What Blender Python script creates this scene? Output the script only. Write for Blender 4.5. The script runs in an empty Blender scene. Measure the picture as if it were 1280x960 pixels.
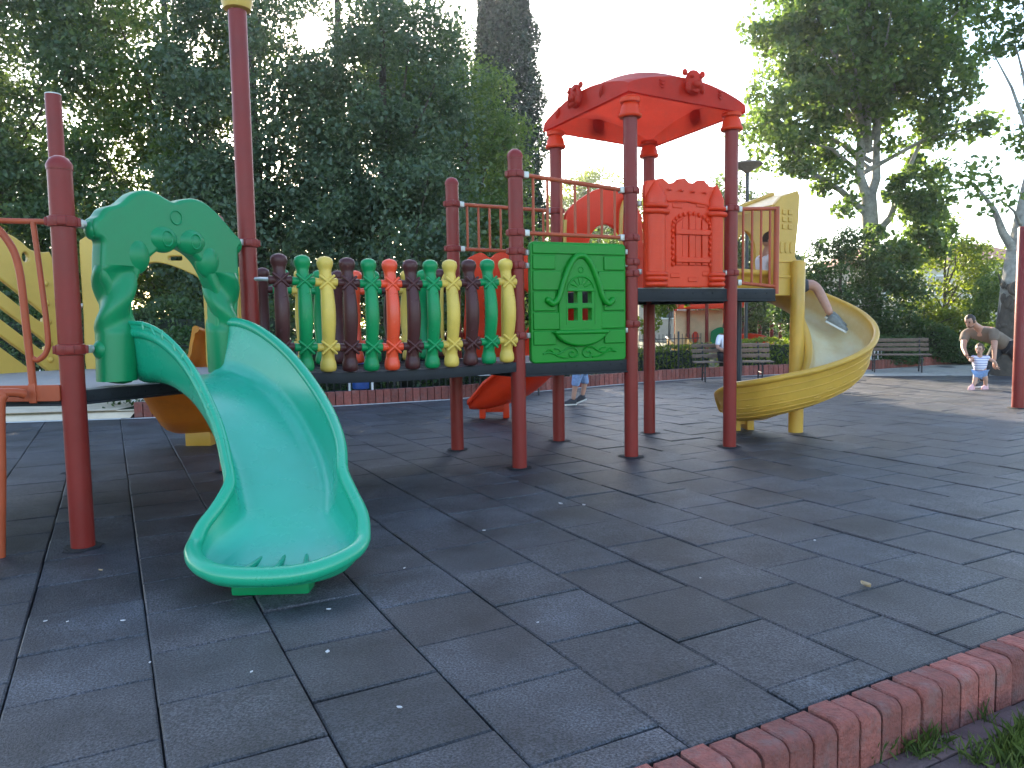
import bpy, bmesh, math, random
import numpy as np
from mathutils import Vector, Matrix
R = math.radians
random.seed(4)
rng = np.random.default_rng(7)
scene = bpy.context.scene
col = scene.collection

# ------------------------------------------------------------------ camera
HCAM = 1.37
cam_d = bpy.data.cameras.new('camera')
cam_d.sensor_width = 36.0
cam_d.lens = 946.9 / 1280 * 36
cam_d.clip_end = 3000
cam = bpy.data.objects.new('camera', cam_d)
col.objects.link(cam)
cam.matrix_world = Matrix.Translation((0, 0, HCAM)) @ Matrix.Rotation(R(90) - .08035, 4, 'X') @ Matrix.Rotation(-.01629, 4, 'Z')
scene.camera = cam

# ------------------------------------------------------------------ sky and sun
SUN = Vector((-.2564, 1.0344, .3871)).normalized()
world = bpy.data.worlds.new('World')
scene.world = world
world.use_nodes = True
wn = world.node_tree
wn.nodes.clear()
sky = wn.nodes.new('ShaderNodeTexSky')
sky.sky_type = 'NISHITA'
sky.sun_disc = False
sky.sun_elevation = math.asin(SUN.z)
sky.sun_rotation = math.atan2(SUN.x, SUN.y)
sky.air_density = 1.0
sky.dust_density = 1.0
sky.ozone_density = 1.3
bg = wn.nodes.new('ShaderNodeBackground')
bg.inputs['Strength'].default_value = .15
wo = wn.nodes.new('ShaderNodeOutputWorld')
wn.links.new(sky.outputs[0], bg.inputs[0])
wn.links.new(bg.outputs[0], wo.inputs[0])
sd = bpy.data.lights.new('sun_lamp', 'SUN')
sd.energy = 5.0
sd.angle = R(.6)
sd.color = (1, .86, .66)
so = bpy.data.objects.new('sun_lamp', sd)
col.objects.link(so)
so.rotation_euler = SUN.to_track_quat('Z', 'Y').to_euler()
so.location = (-8, 30, 30)
scene.view_settings.view_transform = 'Standard'
scene.view_settings.look = 'None'
scene.view_settings.exposure = 2.3
scene.view_settings.gamma = 1
scene.view_settings.use_curve_mapping = False
scene.render.engine = 'CYCLES'
scene.cycles.max_bounces = 8
scene.cycles.transparent_max_bounces = 8
scene.cycles.sample_clamp_indirect = 6


# ------------------------------------------------------------------ materials
def nd(nt, kind, **kw):
    n = nt.nodes.new(kind)
    for k, v in kw.items():
        setattr(n, k, v)
    return n


def mat(name, c, rough=.5, var=.12, scale=6., bump=0., bscale=60., spec=.5, c2=None, metal=0., trans=0.,
        coat=0., island=0., worn=None, dirt=0., dirt_c=(.12, .09, .06), dirt_scale=3.):
    """plain procedural surface: colour mottling, optional dirt patches, grain bump, optional translucency"""
    m = bpy.data.materials.new(name)
    m.use_nodes = True
    nt = m.node_tree
    b = nt.nodes['Principled BSDF']
    out = nt.nodes['Material Output']
    L = nt.links.new
    tc = nd(nt, 'ShaderNodeTexCoord')
    nz = nd(nt, 'ShaderNodeTexNoise')
    nz.inputs['Scale'].default_value = scale
    nz.inputs['Detail'].default_value = 6
    nz.inputs['Roughness'].default_value = .62
    L(tc.outputs['Object'], nz.inputs['Vector'])
    rp = nd(nt, 'ShaderNodeValToRGB')
    k2 = c2 if c2 else tuple(min(1, v * (1 + var)) for v in c)
    k1 = tuple(v * (1 - var) for v in c)
    rp.color_ramp.elements[0].position = .32
    rp.color_ramp.elements[1].position = .68
    rp.color_ramp.elements[0].color = (*k1, 1)
    rp.color_ramp.elements[1].color = (*k2, 1)
    L(nz.outputs[0], rp.inputs[0])
    colout = rp.outputs[0]
    if dirt:
        n2 = nd(nt, 'ShaderNodeTexNoise')
        n2.inputs['Scale'].default_value = dirt_scale
        n2.inputs['Detail'].default_value = 8
        n2.inputs['Roughness'].default_value = .7
        L(tc.outputs['Object'], n2.inputs['Vector'])
        r2 = nd(nt, 'ShaderNodeValToRGB')
        r2.color_ramp.elements[0].position = .5
        r2.color_ramp.elements[1].position = .78
        r2.color_ramp.elements[0].color = (0, 0, 0, 1)
        r2.color_ramp.elements[1].color = (dirt, dirt, dirt, 1)
        L(n2.outputs[0], r2.inputs[0])
        mx = nd(nt, 'ShaderNodeMix', data_type='RGBA')
        L(r2.outputs[0], mx.inputs['Factor'])
        L(colout, mx.inputs['A'])
        mx.inputs['B'].default_value = (*dirt_c, 1)
        colout = mx.outputs['Result']
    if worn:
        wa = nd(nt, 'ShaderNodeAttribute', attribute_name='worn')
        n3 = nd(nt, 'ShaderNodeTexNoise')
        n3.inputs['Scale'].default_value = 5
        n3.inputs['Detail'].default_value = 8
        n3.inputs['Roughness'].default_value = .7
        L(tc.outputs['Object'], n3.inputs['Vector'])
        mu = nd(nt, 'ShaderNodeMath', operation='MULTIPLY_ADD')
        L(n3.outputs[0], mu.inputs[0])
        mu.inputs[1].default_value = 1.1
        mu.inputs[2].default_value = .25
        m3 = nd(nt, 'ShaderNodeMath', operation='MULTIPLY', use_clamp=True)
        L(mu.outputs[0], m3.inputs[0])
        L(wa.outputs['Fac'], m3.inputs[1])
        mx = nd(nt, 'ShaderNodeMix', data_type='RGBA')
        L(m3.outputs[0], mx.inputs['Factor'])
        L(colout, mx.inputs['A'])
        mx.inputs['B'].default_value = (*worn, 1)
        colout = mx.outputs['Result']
    if island:
        ge = nd(nt, 'ShaderNodeNewGeometry')
        ri = nd(nt, 'ShaderNodeValToRGB')
        ri.color_ramp.elements[0].color = (1 - island, 1 - island, 1 - island, 1)
        ri.color_ramp.elements[1].color = (1 + island, 1 + island * .8, 1 + island * .7, 1)
        L(ge.outputs['Random Per Island'], ri.inputs[0])
        mx = nd(nt, 'ShaderNodeMix', data_type='RGBA', blend_type='MULTIPLY')
        mx.inputs['Factor'].default_value = 1
        L(colout, mx.inputs['A'])
        L(ri.outputs[0], mx.inputs['B'])
        colout = mx.outputs['Result']
    L(colout, b.inputs['Base Color'])
    mr = nd(nt, 'ShaderNodeMapRange')
    L(nz.outputs[0], mr.inputs[0])
    mr.inputs['To Min'].default_value = max(0, rough - .1)
    mr.inputs['To Max'].default_value = min(1, rough + .1)
    L(mr.outputs[0], b.inputs['Roughness'])
    b.inputs['Specular IOR Level'].default_value = spec
    b.inputs['Metallic'].default_value = metal
    b.inputs['Coat Weight'].default_value = coat
    if bump:
        nb = nd(nt, 'ShaderNodeTexNoise')
        nb.inputs['Scale'].default_value = bscale
        nb.inputs['Detail'].default_value = 4
        L(tc.outputs['Object'], nb.inputs['Vector'])
        bp = nd(nt, 'ShaderNodeBump')
        bp.inputs['Strength'].default_value = bump
        bp.inputs['Distance'].default_value = .02
        L(nb.outputs[0], bp.inputs['Height'])
        L(bp.outputs[0], b.inputs['Normal'])
    if trans:
        t = nd(nt, 'ShaderNodeBsdfTranslucent')
        L(colout, t.inputs[0])
        ms = nd(nt, 'ShaderNodeMixShader')
        ms.inputs[0].default_value = trans
        L(b.outputs[0], ms.inputs[1])
        L(t.outputs[0], ms.inputs[2])
        L(ms.outputs[0], out.inputs['Surface'])
    return m


def leaf_mat(name, ca, cb, trans=.45, tcol=None, rough=.5):
    """foliage: each leaf takes its own colour between ca and cb, and lets light through"""
    m = bpy.data.materials.new(name)
    m.use_nodes = True
    nt = m.node_tree
    L = nt.links.new
    b = nt.nodes['Principled BSDF']
    out = nt.nodes['Material Output']
    g = nd(nt, 'ShaderNodeNewGeometry')
    rp = nd(nt, 'ShaderNodeValToRGB')
    rp.color_ramp.elements[0].color = (*ca, 1)
    rp.color_ramp.elements[1].color = (*cb, 1)
    L(g.outputs['Random Per Island'], rp.inputs[0])
    L(rp.outputs[0], b.inputs['Base Color'])
    b.inputs['Roughness'].default_value = rough
    b.inputs['Specular IOR Level'].default_value = .35
    t = nd(nt, 'ShaderNodeBsdfTranslucent')
    mx = nd(nt, 'ShaderNodeMix', data_type='RGBA')
    mx.blend_type = 'MULTIPLY'
    mx.inputs['Factor'].default_value = 1
    L(rp.outputs[0], mx.inputs['A'])
    mx.inputs['B'].default_value = (*(tcol or (1.9, 1.8, .8)), 1)
    L(mx.outputs['Result'], t.inputs[0])
    ms = nd(nt, 'ShaderNodeMixShader')
    ms.inputs[0].default_value = trans
    L(b.outputs[0], ms.inputs[1])
    L(t.outputs[0], ms.inputs[2])
    L(ms.outputs[0], out.inputs['Surface'])
    return m


M_POST = mat('maroon_paint', (.195, .0175, .013), .40, .10, 3, bump=.03, bscale=90, dirt=.25, dirt_c=(.11, .03, .024), dirt_scale=4, spec=.28)
M_RAIL = mat('orange_brown_paint', (.36, .066, .024), .45, .12, 5, dirt=.2, dirt_c=(.22, .12, .08), spec=.3)
M_GREEN = mat('green_plastic', (.003, .215, .075), .36, .07, 2.2, bump=.015, bscale=35, dirt=.12, dirt_c=(.03, .16, .08), trans=.06, spec=.38)
M_SLIDE = mat('teal_green_plastic', (.010, .31, .165), .27, .05, 1.6, bump=.012, bscale=22, dirt=.25, dirt_c=(.04, .34, .21), dirt_scale=5, spec=.6, worn=(.035, .38, .255))  # floor tone: wear plus the teal reflection of the sky, both in the colour
M_PANELG = mat('grass_green_plastic', (.003, .19, .012), .42, .08, 3, bump=.02, bscale=40, dirt=.12, dirt_c=(.02, .13, .03), spec=.3)
M_RED = mat('orange_red_plastic', (.76, .055, .014), .36, .08, 3, bump=.015, bscale=40, trans=.25, dirt=.12, dirt_c=(.45, .10, .06), spec=.3)
M_ROOF = mat('red_roof_plastic', (.68, .056, .026), .46, .12, 3, bump=.02, bscale=30, trans=.62, spec=.3, dirt=.25, dirt_c=(.36, .09, .07), dirt_scale=4)
M_YEL = mat('yellow_plastic', (.64, .40, .075), .40, .08, 3, bump=.02, bscale=40, dirt=.2, dirt_c=(.38, .25, .08), trans=.15)
M_YEL_LIT = mat('sunlit_yellow_plastic', (.66, .27, .025), .38, .10, 2.5, bump=.03, bscale=25, dirt=.4, dirt_c=(.35, .14, .02), dirt_scale=3, trans=.4)  # yellow plastic, orange glow of sun passing through put into the colour
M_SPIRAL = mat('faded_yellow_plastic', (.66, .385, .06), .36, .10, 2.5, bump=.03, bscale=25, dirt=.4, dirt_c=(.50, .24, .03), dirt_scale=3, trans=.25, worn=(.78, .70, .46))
M_BROWN = mat('brown_plastic', (.065, .018, .017), .42, .12, 5, bump=.03, bscale=50, spec=.3)
M_BGREEN = mat('rail_green_plastic', (.004, .215, .065), .38, .1, 5, bump=.03, bscale=50, spec=.3)
M_BYEL = mat('rail_yellow_plastic', (.62, .41, .075), .42, .1, 5, bump=.03, bscale=50, dirt=.3, dirt_c=(.42, .30, .10), dirt_scale=8, spec=.3)
M_BRED = mat('rail_orange_plastic', (.74, .065, .018), .40, .08, 5, bump=.03, bscale=50)
M_BLACK = mat('black_deck_steel', (.011, .012, .015), .6, .2, 8, spec=.3, dirt=.3, dirt_c=(.03, .03, .034))
M_DECK = mat('grey_deck_coating', (.26, .25, .24), .7, .12, 10, bump=.15, bscale=120)
M_STEEL = mat('galvanised_steel', (.42, .41, .38), .4, .15, 20, metal=.6)
M_DARKPOST = mat('navy_post_paint', (.012, .022, .040), .4, .15, 6)
M_HOLE = mat('worn_black_rubber', (.014, .013, .014), .9, .3, 20, bump=.5, bscale=60)
M_BARK_W = mat('pale_poplar_bark', (.30, .28, .24), .85, .3, 7, bump=.6, bscale=16, dirt=.95, dirt_c=(.045, .038, .032), dirt_scale=4)
M_BARK = mat('dark_bark', (.07, .055, .042), .9, .3, 9, bump=.6, bscale=20)
M_WOOD = mat('weathered_wood', (.17, .115, .085), .75, .25, 14, bump=.2, bscale=60)
M_WOODG = mat('grey_white_wood', (.42, .42, .42), .7, .15, 14, bump=.2, bscale=60)
M_IRON = mat('black_iron', (.018, .018, .02), .5, .2, 20)
M_WHITEP = mat('white_paint', (.72, .72, .70), .45, .08, 10, dirt=.25, dirt_c=(.4, .38, .34))
M_BLUE = mat('blue_plastic', (.012, .055, .22), .45, .15, 6)
M_SKIN = mat('skin', (.50, .27, .19), .5, .07, 30)
M_SKIN2 = mat('tanned_skin', (.42, .21, .14), .5, .08, 30)
M_HAIR_D = mat('dark_brown_hair', (.035, .022, .016), .6, .3, 60, bump=.4, bscale=140)
M_HAIR_L = mat('light_brown_hair', (.10, .05, .025), .6, .3, 60, bump=.4, bscale=140)
M_TAN = mat('tan_cotton', (.165, .118, .085), .9, .1, 12, bump=.12, bscale=30)
M_BLACKC = mat('black_cotton', (.014, .014, .018), .85, .2, 20, bump=.1, bscale=30)
M_JEAN = mat('pale_blue_denim', (.22, .32, .52), .9, .2, 30, bump=.1, bscale=80)
M_WSHIRT = mat('white_cotton', (.72, .70, .76), .9, .06, 20, bump=.1, bscale=30)
M_GREYC = mat('dark_grey_cotton', (.05, .05, .055), .9, .2, 20)
M_SHOE = mat('dark_sneaker', (.03, .03, .036), .6, .3, 30)
M_SHOEG = mat('grey_suede', (.17, .17, .15), .8, .2, 30)
M_SOLE = mat('white_rubber_sole', (.65, .64, .6), .6, .1, 30)
M_PINK = mat('pink_sandal', (.72, .40, .42), .6, .1, 30)
M_BEARD = mat('short_beard', (.16, .085, .055), .8, .25, 90)
M_EYE = mat('dark_eye', (.015, .012, .012), .2, .1, 30)
M_WALL1 = mat('cream_render', (.55, .48, .38), .9, .08, 3)
M_WALL2 = mat('pale_render', (.42, .35, .28), .9, .08, 3)
M_RTILE = mat('clay_roof_tiles', (.27, .12, .08), .85, .25, 8, bump=.4, bscale=30)
M_GLASS = mat('window_glass', (.06, .08, .10), .08, .1, 4, spec=.8)
M_FARY = mat('far_beige_plastic', (.62, .42, .24), .5, .08, 4)
M_LITTER = mat('dry_leaf', (.42, .29, .16), .8, .25, 40)
M_PETAL = mat('pale_petal', (.66, .62, .60), .8, .1, 40, trans=.2)
M_STONE = mat('pale_stone', (.50, .48, .44), .85, .12, 6, bump=.2, bscale=40)


def striped(name, ca, cb, scale, axis='Z'):
    m = bpy.data.materials.new(name)
    m.use_nodes = True
    nt = m.node_tree
    L = nt.links.new
    b = nt.nodes['Principled BSDF']
    tc = nd(nt, 'ShaderNodeTexCoord')
    w = nd(nt, 'ShaderNodeTexWave', bands_direction=axis)
    w.inputs['Scale'].default_value = scale
    w.inputs['Distortion'].default_value = .4
    L(tc.outputs['Object'], w.inputs['Vector'])
    rp = nd(nt, 'ShaderNodeValToRGB')
    rp.color_ramp.elements[0].position = .25
    rp.color_ramp.elements[1].position = .4
    rp.color_ramp.elements[0].color = (*ca, 1)
    rp.color_ramp.elements[1].color = (*cb, 1)
    L(w.outputs[0], rp.inputs[0])
    L(rp.outputs[0], b.inputs['Base Color'])
    b.inputs['Roughness'].default_value = .9
    return m


M_STRIPE = striped('striped_cotton', (.30, .30, .48), (.74, .70, .74), 7)


def tile_mat():
    """crumb rubber: per-tile shade (own colour of each tile), crumb grain, worn and stained patches"""
    m = bpy.data.materials.new('crumb_rubber')
    m.use_nodes = True
    nt = m.node_tree
    L = nt.links.new
    b = nt.nodes['Principled BSDF']
    tc = nd(nt, 'ShaderNodeTexCoord')
    at_ = nd(nt, 'ShaderNodeAttribute', attribute_name='shade')
    gr = nd(nt, 'ShaderNodeTexNoise')
    gr.inputs['Scale'].default_value = 105
    gr.inputs['Detail'].default_value = 3
    gr.inputs['Roughness'].default_value = .7
    L(tc.outputs['Object'], gr.inputs['Vector'])
    mot = nd(nt, 'ShaderNodeTexNoise')
    mot.inputs['Scale'].default_value = 2.3
    mot.inputs['Detail'].default_value = 7
    mot.inputs['Roughness'].default_value = .65
    L(tc.outputs['Object'], mot.inputs['Vector'])
    r1 = nd(nt, 'ShaderNodeValToRGB')
    e = r1.color_ramp.elements
    e[0].position, e[0].color = .30, (.018, .017, .020, 1)
    e[1].position, e[1].color = .72, (.074, .072, .082, 1)
    x = e.new(.5)
    x.color = (.042, .041, .047, 1)
    L(mot.outputs[0], r1.inputs[0])
    st = nd(nt, 'ShaderNodeTexNoise')
    st.inputs['Scale'].default_value = 1.7
    st.inputs['Detail'].default_value = 5
    st.inputs['Roughness'].default_value = .55
    st.inputs['Distortion'].default_value = .6
    L(tc.outputs['Object'], st.inputs['Vector'])
    r3 = nd(nt, 'ShaderNodeValToRGB')
    r3.color_ramp.elements[0].position = .30
    r3.color_ramp.elements[0].color = (.45, .43, .45, 1)
    r3.color_ramp.elements[1].position = .47
    r3.color_ramp.elements[1].color = (1, 1, 1, 1)
    L(st.outputs[0], r3.inputs[0])
    m0 = nd(nt, 'ShaderNodeMix', data_type='RGBA', blend_type='MULTIPLY')
    m0.inputs['Factor'].default_value = 1
    L(r1.outputs[0], m0.inputs['A'])
    L(r3.outputs[0], m0.inputs['B'])
    m1 = nd(nt, 'ShaderNodeMix', data_type='RGBA', blend_type='MULTIPLY')
    m1.inputs['Factor'].default_value = 1
    L(m0.outputs['Result'], m1.inputs['A'])
    L(at_.outputs['Color'], m1.inputs['B'])
    r2 = nd(nt, 'ShaderNodeValToRGB')
    r2.color_ramp.elements[0].position = .40
    r2.color_ramp.elements[0].color = (.16, .16, .16, 1)
    r2.color_ramp.elements[1].position = .64
    r2.color_ramp.elements[1].color = (2.1, 2.1, 2.1, 1)
    L(gr.outputs[0], r2.inputs[0])
    m2 = nd(nt, 'ShaderNodeMix', data_type='RGBA', blend_type='MULTIPLY')
    m2.inputs['Factor'].default_value = 1
    L(m1.outputs['Result'], m2.inputs['A'])
    L(r2.outputs[0], m2.inputs['B'])
    L(m2.outputs['Result'], b.inputs['Base Color'])
    b.inputs['Roughness'].default_value = .54
    b.inputs['Specular IOR Level'].default_value = .5
    bp = nd(nt, 'ShaderNodeBump')
    bp.inputs['Strength'].default_value = .9
    bp.inputs['Distance'].default_value = .008
    L(gr.outputs[0], bp.inputs['Height'])
    L(bp.outputs[0], b.inputs['Normal'])
    return m


M_TILE = tile_mat()
M_BRICK = mat('red_brick', (.235, .070, .053), .85, .25, 25, bump=.7, bscale=70, island=.3, dirt=.6, dirt_c=(.20, .17, .16), dirt_scale=9)
M_MORTAR = mat('dark_joint', (.045, .042, .036), .95, .2, 30)
M_PAVE = mat('red_paver', (.13, .075, .072), .85, .25, 9, bump=.4, bscale=70, island=.25, dirt=.5, dirt_c=(.09, .085, .07))
M_SAND = mat('pale_sand', (.62, .49, .34), .95, .12, 4, bump=.2, bscale=60)  # base kept bright to stand in for sunlight on the sand
M_SOIL = mat('garden_soil', (.07, .065, .038), .95, .35, 3, bump=.4, bscale=20, c2=(.05, .085, .025))
M_GRAVEL = mat('pale_path', (.36, .33, .29), .95, .2, 6, bump=.3, bscale=50)


# ------------------------------------------------------------------ mesh helpers
SPLIT = {'bracket', 'bridge_handle', 'grip_ridge', 'stud', 'leaf_relief', 'bridge_rod', 'bridge_beam', 'foot', 'edging', 'scroll_relief', 'step', 'pane'}


class MB:
    def __init__(s):
        s.v, s.f = [], []

    def add(s, vs, fs):
        n = len(s.v)
        s.v += [tuple(v) for v in vs]
        s.f += [tuple(i + n for i in f) for f in fs]
        return s

    def box(s, c, size, rot=None, bev=0.):
        bm = bmesh.new()
        bmesh.ops.create_cube(bm, size=1)
        for v in bm.verts:
            v.co = Vector((v.co.x * size[0], v.co.y * size[1], v.co.z * size[2]))
        if bev:
            bmesh.ops.bevel(bm, geom=bm.edges[:], offset=bev, segments=2, affect='EDGES', profile=.6)
        bm.verts.index_update()
        m = rot if rot is not None else Matrix.Identity(3)
        c = Vector(c)
        s.add([m @ v.co + c for v in bm.verts], [[v.index for v in f.verts] for f in bm.faces])
        bm.free()
        return s

    def tube(s, pts, r, n=12, caps=True, round_end=False, sq=None):
        pts = [Vector(p) for p in pts]
        k = len(pts)
        rr = list(r) if hasattr(r, '__len__') else [r] * k
        if round_end:
            t0 = (pts[0] - pts[1]).normalized()
            t1 = (pts[-1] - pts[-2]).normalized()
            pre, prer, post, postr = [], [], [], []
            for a in (80, 50, 25):
                pre.append(pts[0] + t0 * rr[0] * math.sin(R(a)))
                prer.append(rr[0] * math.cos(R(a)))
                post.insert(0, pts[-1] + t1 * rr[-1] * math.sin(R(a)))
                postr.insert(0, rr[-1] * math.cos(R(a)))
            pts = pre + pts + post
            rr = prer + rr + postr
            k = len(pts)
        T = []
        for i in range(k):
            d = pts[min(i + 1, k - 1)] - pts[max(i - 1, 0)]
            T.append(d.normalized() if d.length > 1e-9 else Vector((0, 0, 1)))
        u = T[0].orthogonal().normalized()
        vs, fs = [], []
        for i in range(k):
            u = (u - T[i] * u.dot(T[i]))
            u = u.normalized() if u.length > 1e-6 else T[i].orthogonal().normalized()
            w = T[i].cross(u)
            for j in range(n):
                a = 2 * math.pi * j / n
                vs.append(pts[i] + u * math.cos(a) * rr[i] + w * math.sin(a) * rr[i])
        for i in range(k - 1):
            for j in range(n):
                a, b = i * n + j, i * n + (j + 1) % n
                fs.append((a, b, b + n, a + n))
        if caps:
            fs.append(tuple(range(n - 1, -1, -1)))
            fs.append(tuple((k - 1) * n + j for j in range(n)))
        return s.add(vs, fs)

    def lathe(s, prof, c, n=20, rot=None, sx=1., sy=1.):
        """profile of (radius, height) turned about the vertical through c"""
        c = Vector(c)
        m = rot if rot is not None else Matrix.Identity(3)
        vs, fs = [], []
        for r, z in prof:
            for j in range(n):
                a = 2 * math.pi * j / n
                vs.append(m @ Vector((r * math.cos(a) * sx, r * math.sin(a) * sy, z)) + c)
        for i in range(len(prof) - 1):
            for j in range(n):
                a, b = i * n + j, i * n + (j + 1) % n
                fs.append((a, b, b + n, a + n))
        fs.append(tuple(range(n - 1, -1, -1)))
        fs.append(tuple((len(prof) - 1) * n + j for j in range(n)))
        return s.add(vs, fs)

    def ball(s, c, r, n=16, rot=None):
        r = Vector(r) if hasattr(r, '__len__') else Vector((r, r, r))
        m = rot if rot is not None else Matrix.Identity(3)
        c = Vector(c)
        h = n // 2
        vs, fs = [], []
        for i in range(1, h):
            t = math.pi * i / h
            for j in range(n):
                a = 2 * math.pi * j / n
                vs.append(m @ Vector((r.x * math.sin(t) * math.cos(a), r.y * math.sin(t) * math.sin(a), r.z * math.cos(t))) + c)
        top, bot = len(vs), len(vs) + 1
        vs += [m @ Vector((0, 0, r.z)) + c, m @ Vector((0, 0, -r.z)) + c]
        for i in range(h - 2):
            for j in range(n):
                a, b = i * n + j, i * n + (j + 1) % n
                fs.append((a, a + n, b + n, b))
        for j in range(n):
            fs.append((top, j, (j + 1) % n))
            fs.append((bot, (h - 2) * n + (j + 1) % n, (h - 2) * n + j))
        return s.add(vs, fs)

    def loft(s, rings, closed=True, caps=True):
        n = len(rings[0])
        vs = [p for r in rings for p in r]
        fs = []
        for i in range(len(rings) - 1):
            for j in range(n if closed else n - 1):
                a, b = i * n + j, i * n + (j + 1) % n
                fs.append((a, b, b + n, a + n))
        if caps:
            fs.append(tuple(range(n - 1, -1, -1)))
            fs.append(tuple((len(rings) - 1) * n + j for j in range(n)))
        return s.add(vs, fs)

    def panel(s, fr, outline, holes=(), d0=0., d1=.05, bev=.012, seg=2):
        """flat panel with rounded edges: outline and holes in frame coordinates (s, z), thickness d0..d1 along the normal"""
        cu = bpy.data.curves.new('c', 'CURVE')
        cu.dimensions = '2D'
        cu.fill_mode = 'BOTH'
        cu.extrude = max((d1 - d0) / 2 - bev, .0005)
        cu.bevel_depth = bev
        cu.bevel_resolution = seg
        cu.offset = -bev
        for loop in [outline, *holes]:
            sp = cu.splines.new('POLY')
            sp.points.add(len(loop) - 1)
            for p, (x, y) in zip(sp.points, loop):
                p.co = (x, y, 0, 1)
            sp.use_cyclic_u = True
        o = bpy.data.objects.new('c', cu)
        me = bpy.data.meshes.new_from_object(o)
        mid = (d0 + d1) / 2
        s.add([fr(v.co.x, v.co.y, mid + v.co.z) for v in me.vertices], [tuple(p.vertices) for p in me.polygons])
        bpy.data.objects.remove(o)
        bpy.data.curves.remove(cu)
        bpy.data.meshes.remove(me)
        return s

    def build(s, name, m, parent=None, sharp=40, **tags):
        if name in SPLIT and parent is not None:
            par = list(range(len(s.v)))

            def find(a):
                while par[a] != a:
                    par[a] = par[par[a]]
                    a = par[a]
                return a
            for f in s.f:
                for i in f[1:]:
                    par[find(i)] = find(f[0])
            isl = {}
            for i in range(len(s.v)):
                isl.setdefault(find(i), []).append(i)
            grp = []
            for ids in isl.values():
                a = np.array([s.v[i] for i in ids])
                lo, hi = a.min(0), a.max(0)
                hit = [g for g in grp if (g[1] <= hi).all() and (g[2] >= lo).all()]
                for g in hit:
                    grp.remove(g)
                    ids = ids + g[0]
                    lo, hi = np.minimum(lo, g[1]), np.maximum(hi, g[2])
                grp.append((ids, lo, hi))
            if len(grp) > 1:
                o = None
                for ids, _, _ in grp:
                    st = set(ids)
                    mp = {v: k for k, v in enumerate(ids)}
                    q = MB()
                    q.v = [s.v[i] for i in ids]
                    q.f = [tuple(mp[i] for i in f) for f in s.f if f[0] in st]
                    o = q._build(name, m, parent, sharp, **tags)
                return o
        return s._build(name, m, parent, sharp, **tags)

    def _build(s, name, m, parent=None, sharp=40, **tags):
        me = bpy.data.meshes.new(name)
        me.from_pydata([tuple(v) for v in s.v], [], s.f)
        bm = bmesh.new()
        bm.from_mesh(me)
        bmesh.ops.recalc_face_normals(bm, faces=bm.faces[:])
        bm.to_mesh(me)
        bm.free()
        me.shade_smooth()
        me.set_sharp_from_angle(angle=R(sharp))
        if m:
            me.materials.append(m)
        return link(name, me, parent, **tags)


def link(name, me, parent=None, **tags):
    o = bpy.data.objects.new(name, me)
    col.objects.link(o)
    if parent is not None:
        o.parent = parent
        top = parent
        while top.parent:
            top = top.parent
        o.matrix_parent_inverse = top.matrix_basis.inverted() if parent is top else Matrix.Identity(4)
    tag(o, **tags)
    return o


def tag(o, label=None, cat=None, group=None, kind=None):
    if label:
        o['label'] = label
    if cat:
        o['category'] = cat
    if group:
        o['group'] = group
    if kind:
        o['kind'] = kind
    return o


def thing(name, label, cat, loc=(0, 0, 0), group=None):
    o = bpy.data.objects.new(name, None)
    o.empty_display_size = .2
    o.location = loc
    col.objects.link(o)
    return tag(o, label, cat, group)


def copy_tree(o, parent=None):
    c = o.copy()
    col.objects.link(c)
    if parent:
        c.parent = parent
    for ch in list(o.children):
        copy_tree(ch, c)
    return c


def frame(A, B, z0=0., flip=False):
    """local (s along A->B, z up, d along the outward normal) to world"""
    A, B = Vector((A[0], A[1], 0)), Vector((B[0], B[1], 0))
    e = (B - A).normalized()
    n = Vector((e.y, -e.x, 0))
    if flip:
        n = -n
    return lambda s_, z, d=0.: A + e * s_ + n * d + Vector((0, 0, z + z0))


def smooth_loop(P, k=4, closed=True):
    P = [Vector((*p, 0)) if len(p) == 2 else Vector(p) for p in P]
    n = len(P)
    out = []
    rngi = range(n if closed else n - 1)
    for i in rngi:
        if closed:
            a, b, c, d = P[(i - 1) % n], P[i], P[(i + 1) % n], P[(i + 2) % n]
        else:
            a, b, c, d = P[max(i - 1, 0)], P[i], P[i + 1], P[min(i + 2, n - 1)]
        for j in range(k):
            t = j / k
            out.append(.5 * ((2 * b) + (c - a) * t + (2 * a - 5 * b + 4 * c - d) * t * t + (3 * b - a - 3 * c + d) * t ** 3))
    if not closed:
        out.append(P[-1])
    return out


def sm2(P, k=4, closed=True):
    return [(p.x, p.y) for p in smooth_loop(P, k, closed)]


def rrect(x0, y0, x1, y1, r=.03, k=4):
    o = []
    for cx, cy, a0 in ((x1 - r, y1 - r, 0), (x0 + r, y1 - r, 90), (x0 + r, y0 + r, 180), (x1 - r, y0 + r, 270)):
        for i in range(k + 1):
            a = R(a0 + 90 * i / k)
            o.append((cx + r * math.cos(a), cy + r * math.sin(a)))
    return o


def circ(cx, cy, r, n=20, ry=None):
    ry = ry or r
    return [(cx + r * math.cos(2 * math.pi * i / n), cy + ry * math.sin(2 * math.pi * i / n)) for i in range(n)]


# ------------------------------------------------------------------ layout of the place (metres; camera stands at the origin)
YAW = -.487
CU, SU = math.cos(YAW), math.sin(YAW)


def uv2w(u, v, z=0.):
    return (CU * u + SU * v, -SU * u + CU * v, z)


def w2uv(x, y):
    return (CU * x - SU * y, SU * x + CU * y)


BACK = [(-30, 9.2), (-12, 10.9), (-7.74, 11.36), (-5.45, 11.7), (-4.47, 12.3), (-3.29, 12.85), (-2.26, 13.26), (-1.16, 13.75), (.15, 14.83), (1.33, 15.71),
        (2.86, 16.88), (4.7, 18.0), (6.16, 18.5), (7.52, 18.9), (9.62, 19.85), (12.56, 21.57), (15.53, 22.93), (30, 30)]
VK = 1.80            # inner line of the front kerb in tile coordinates


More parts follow.
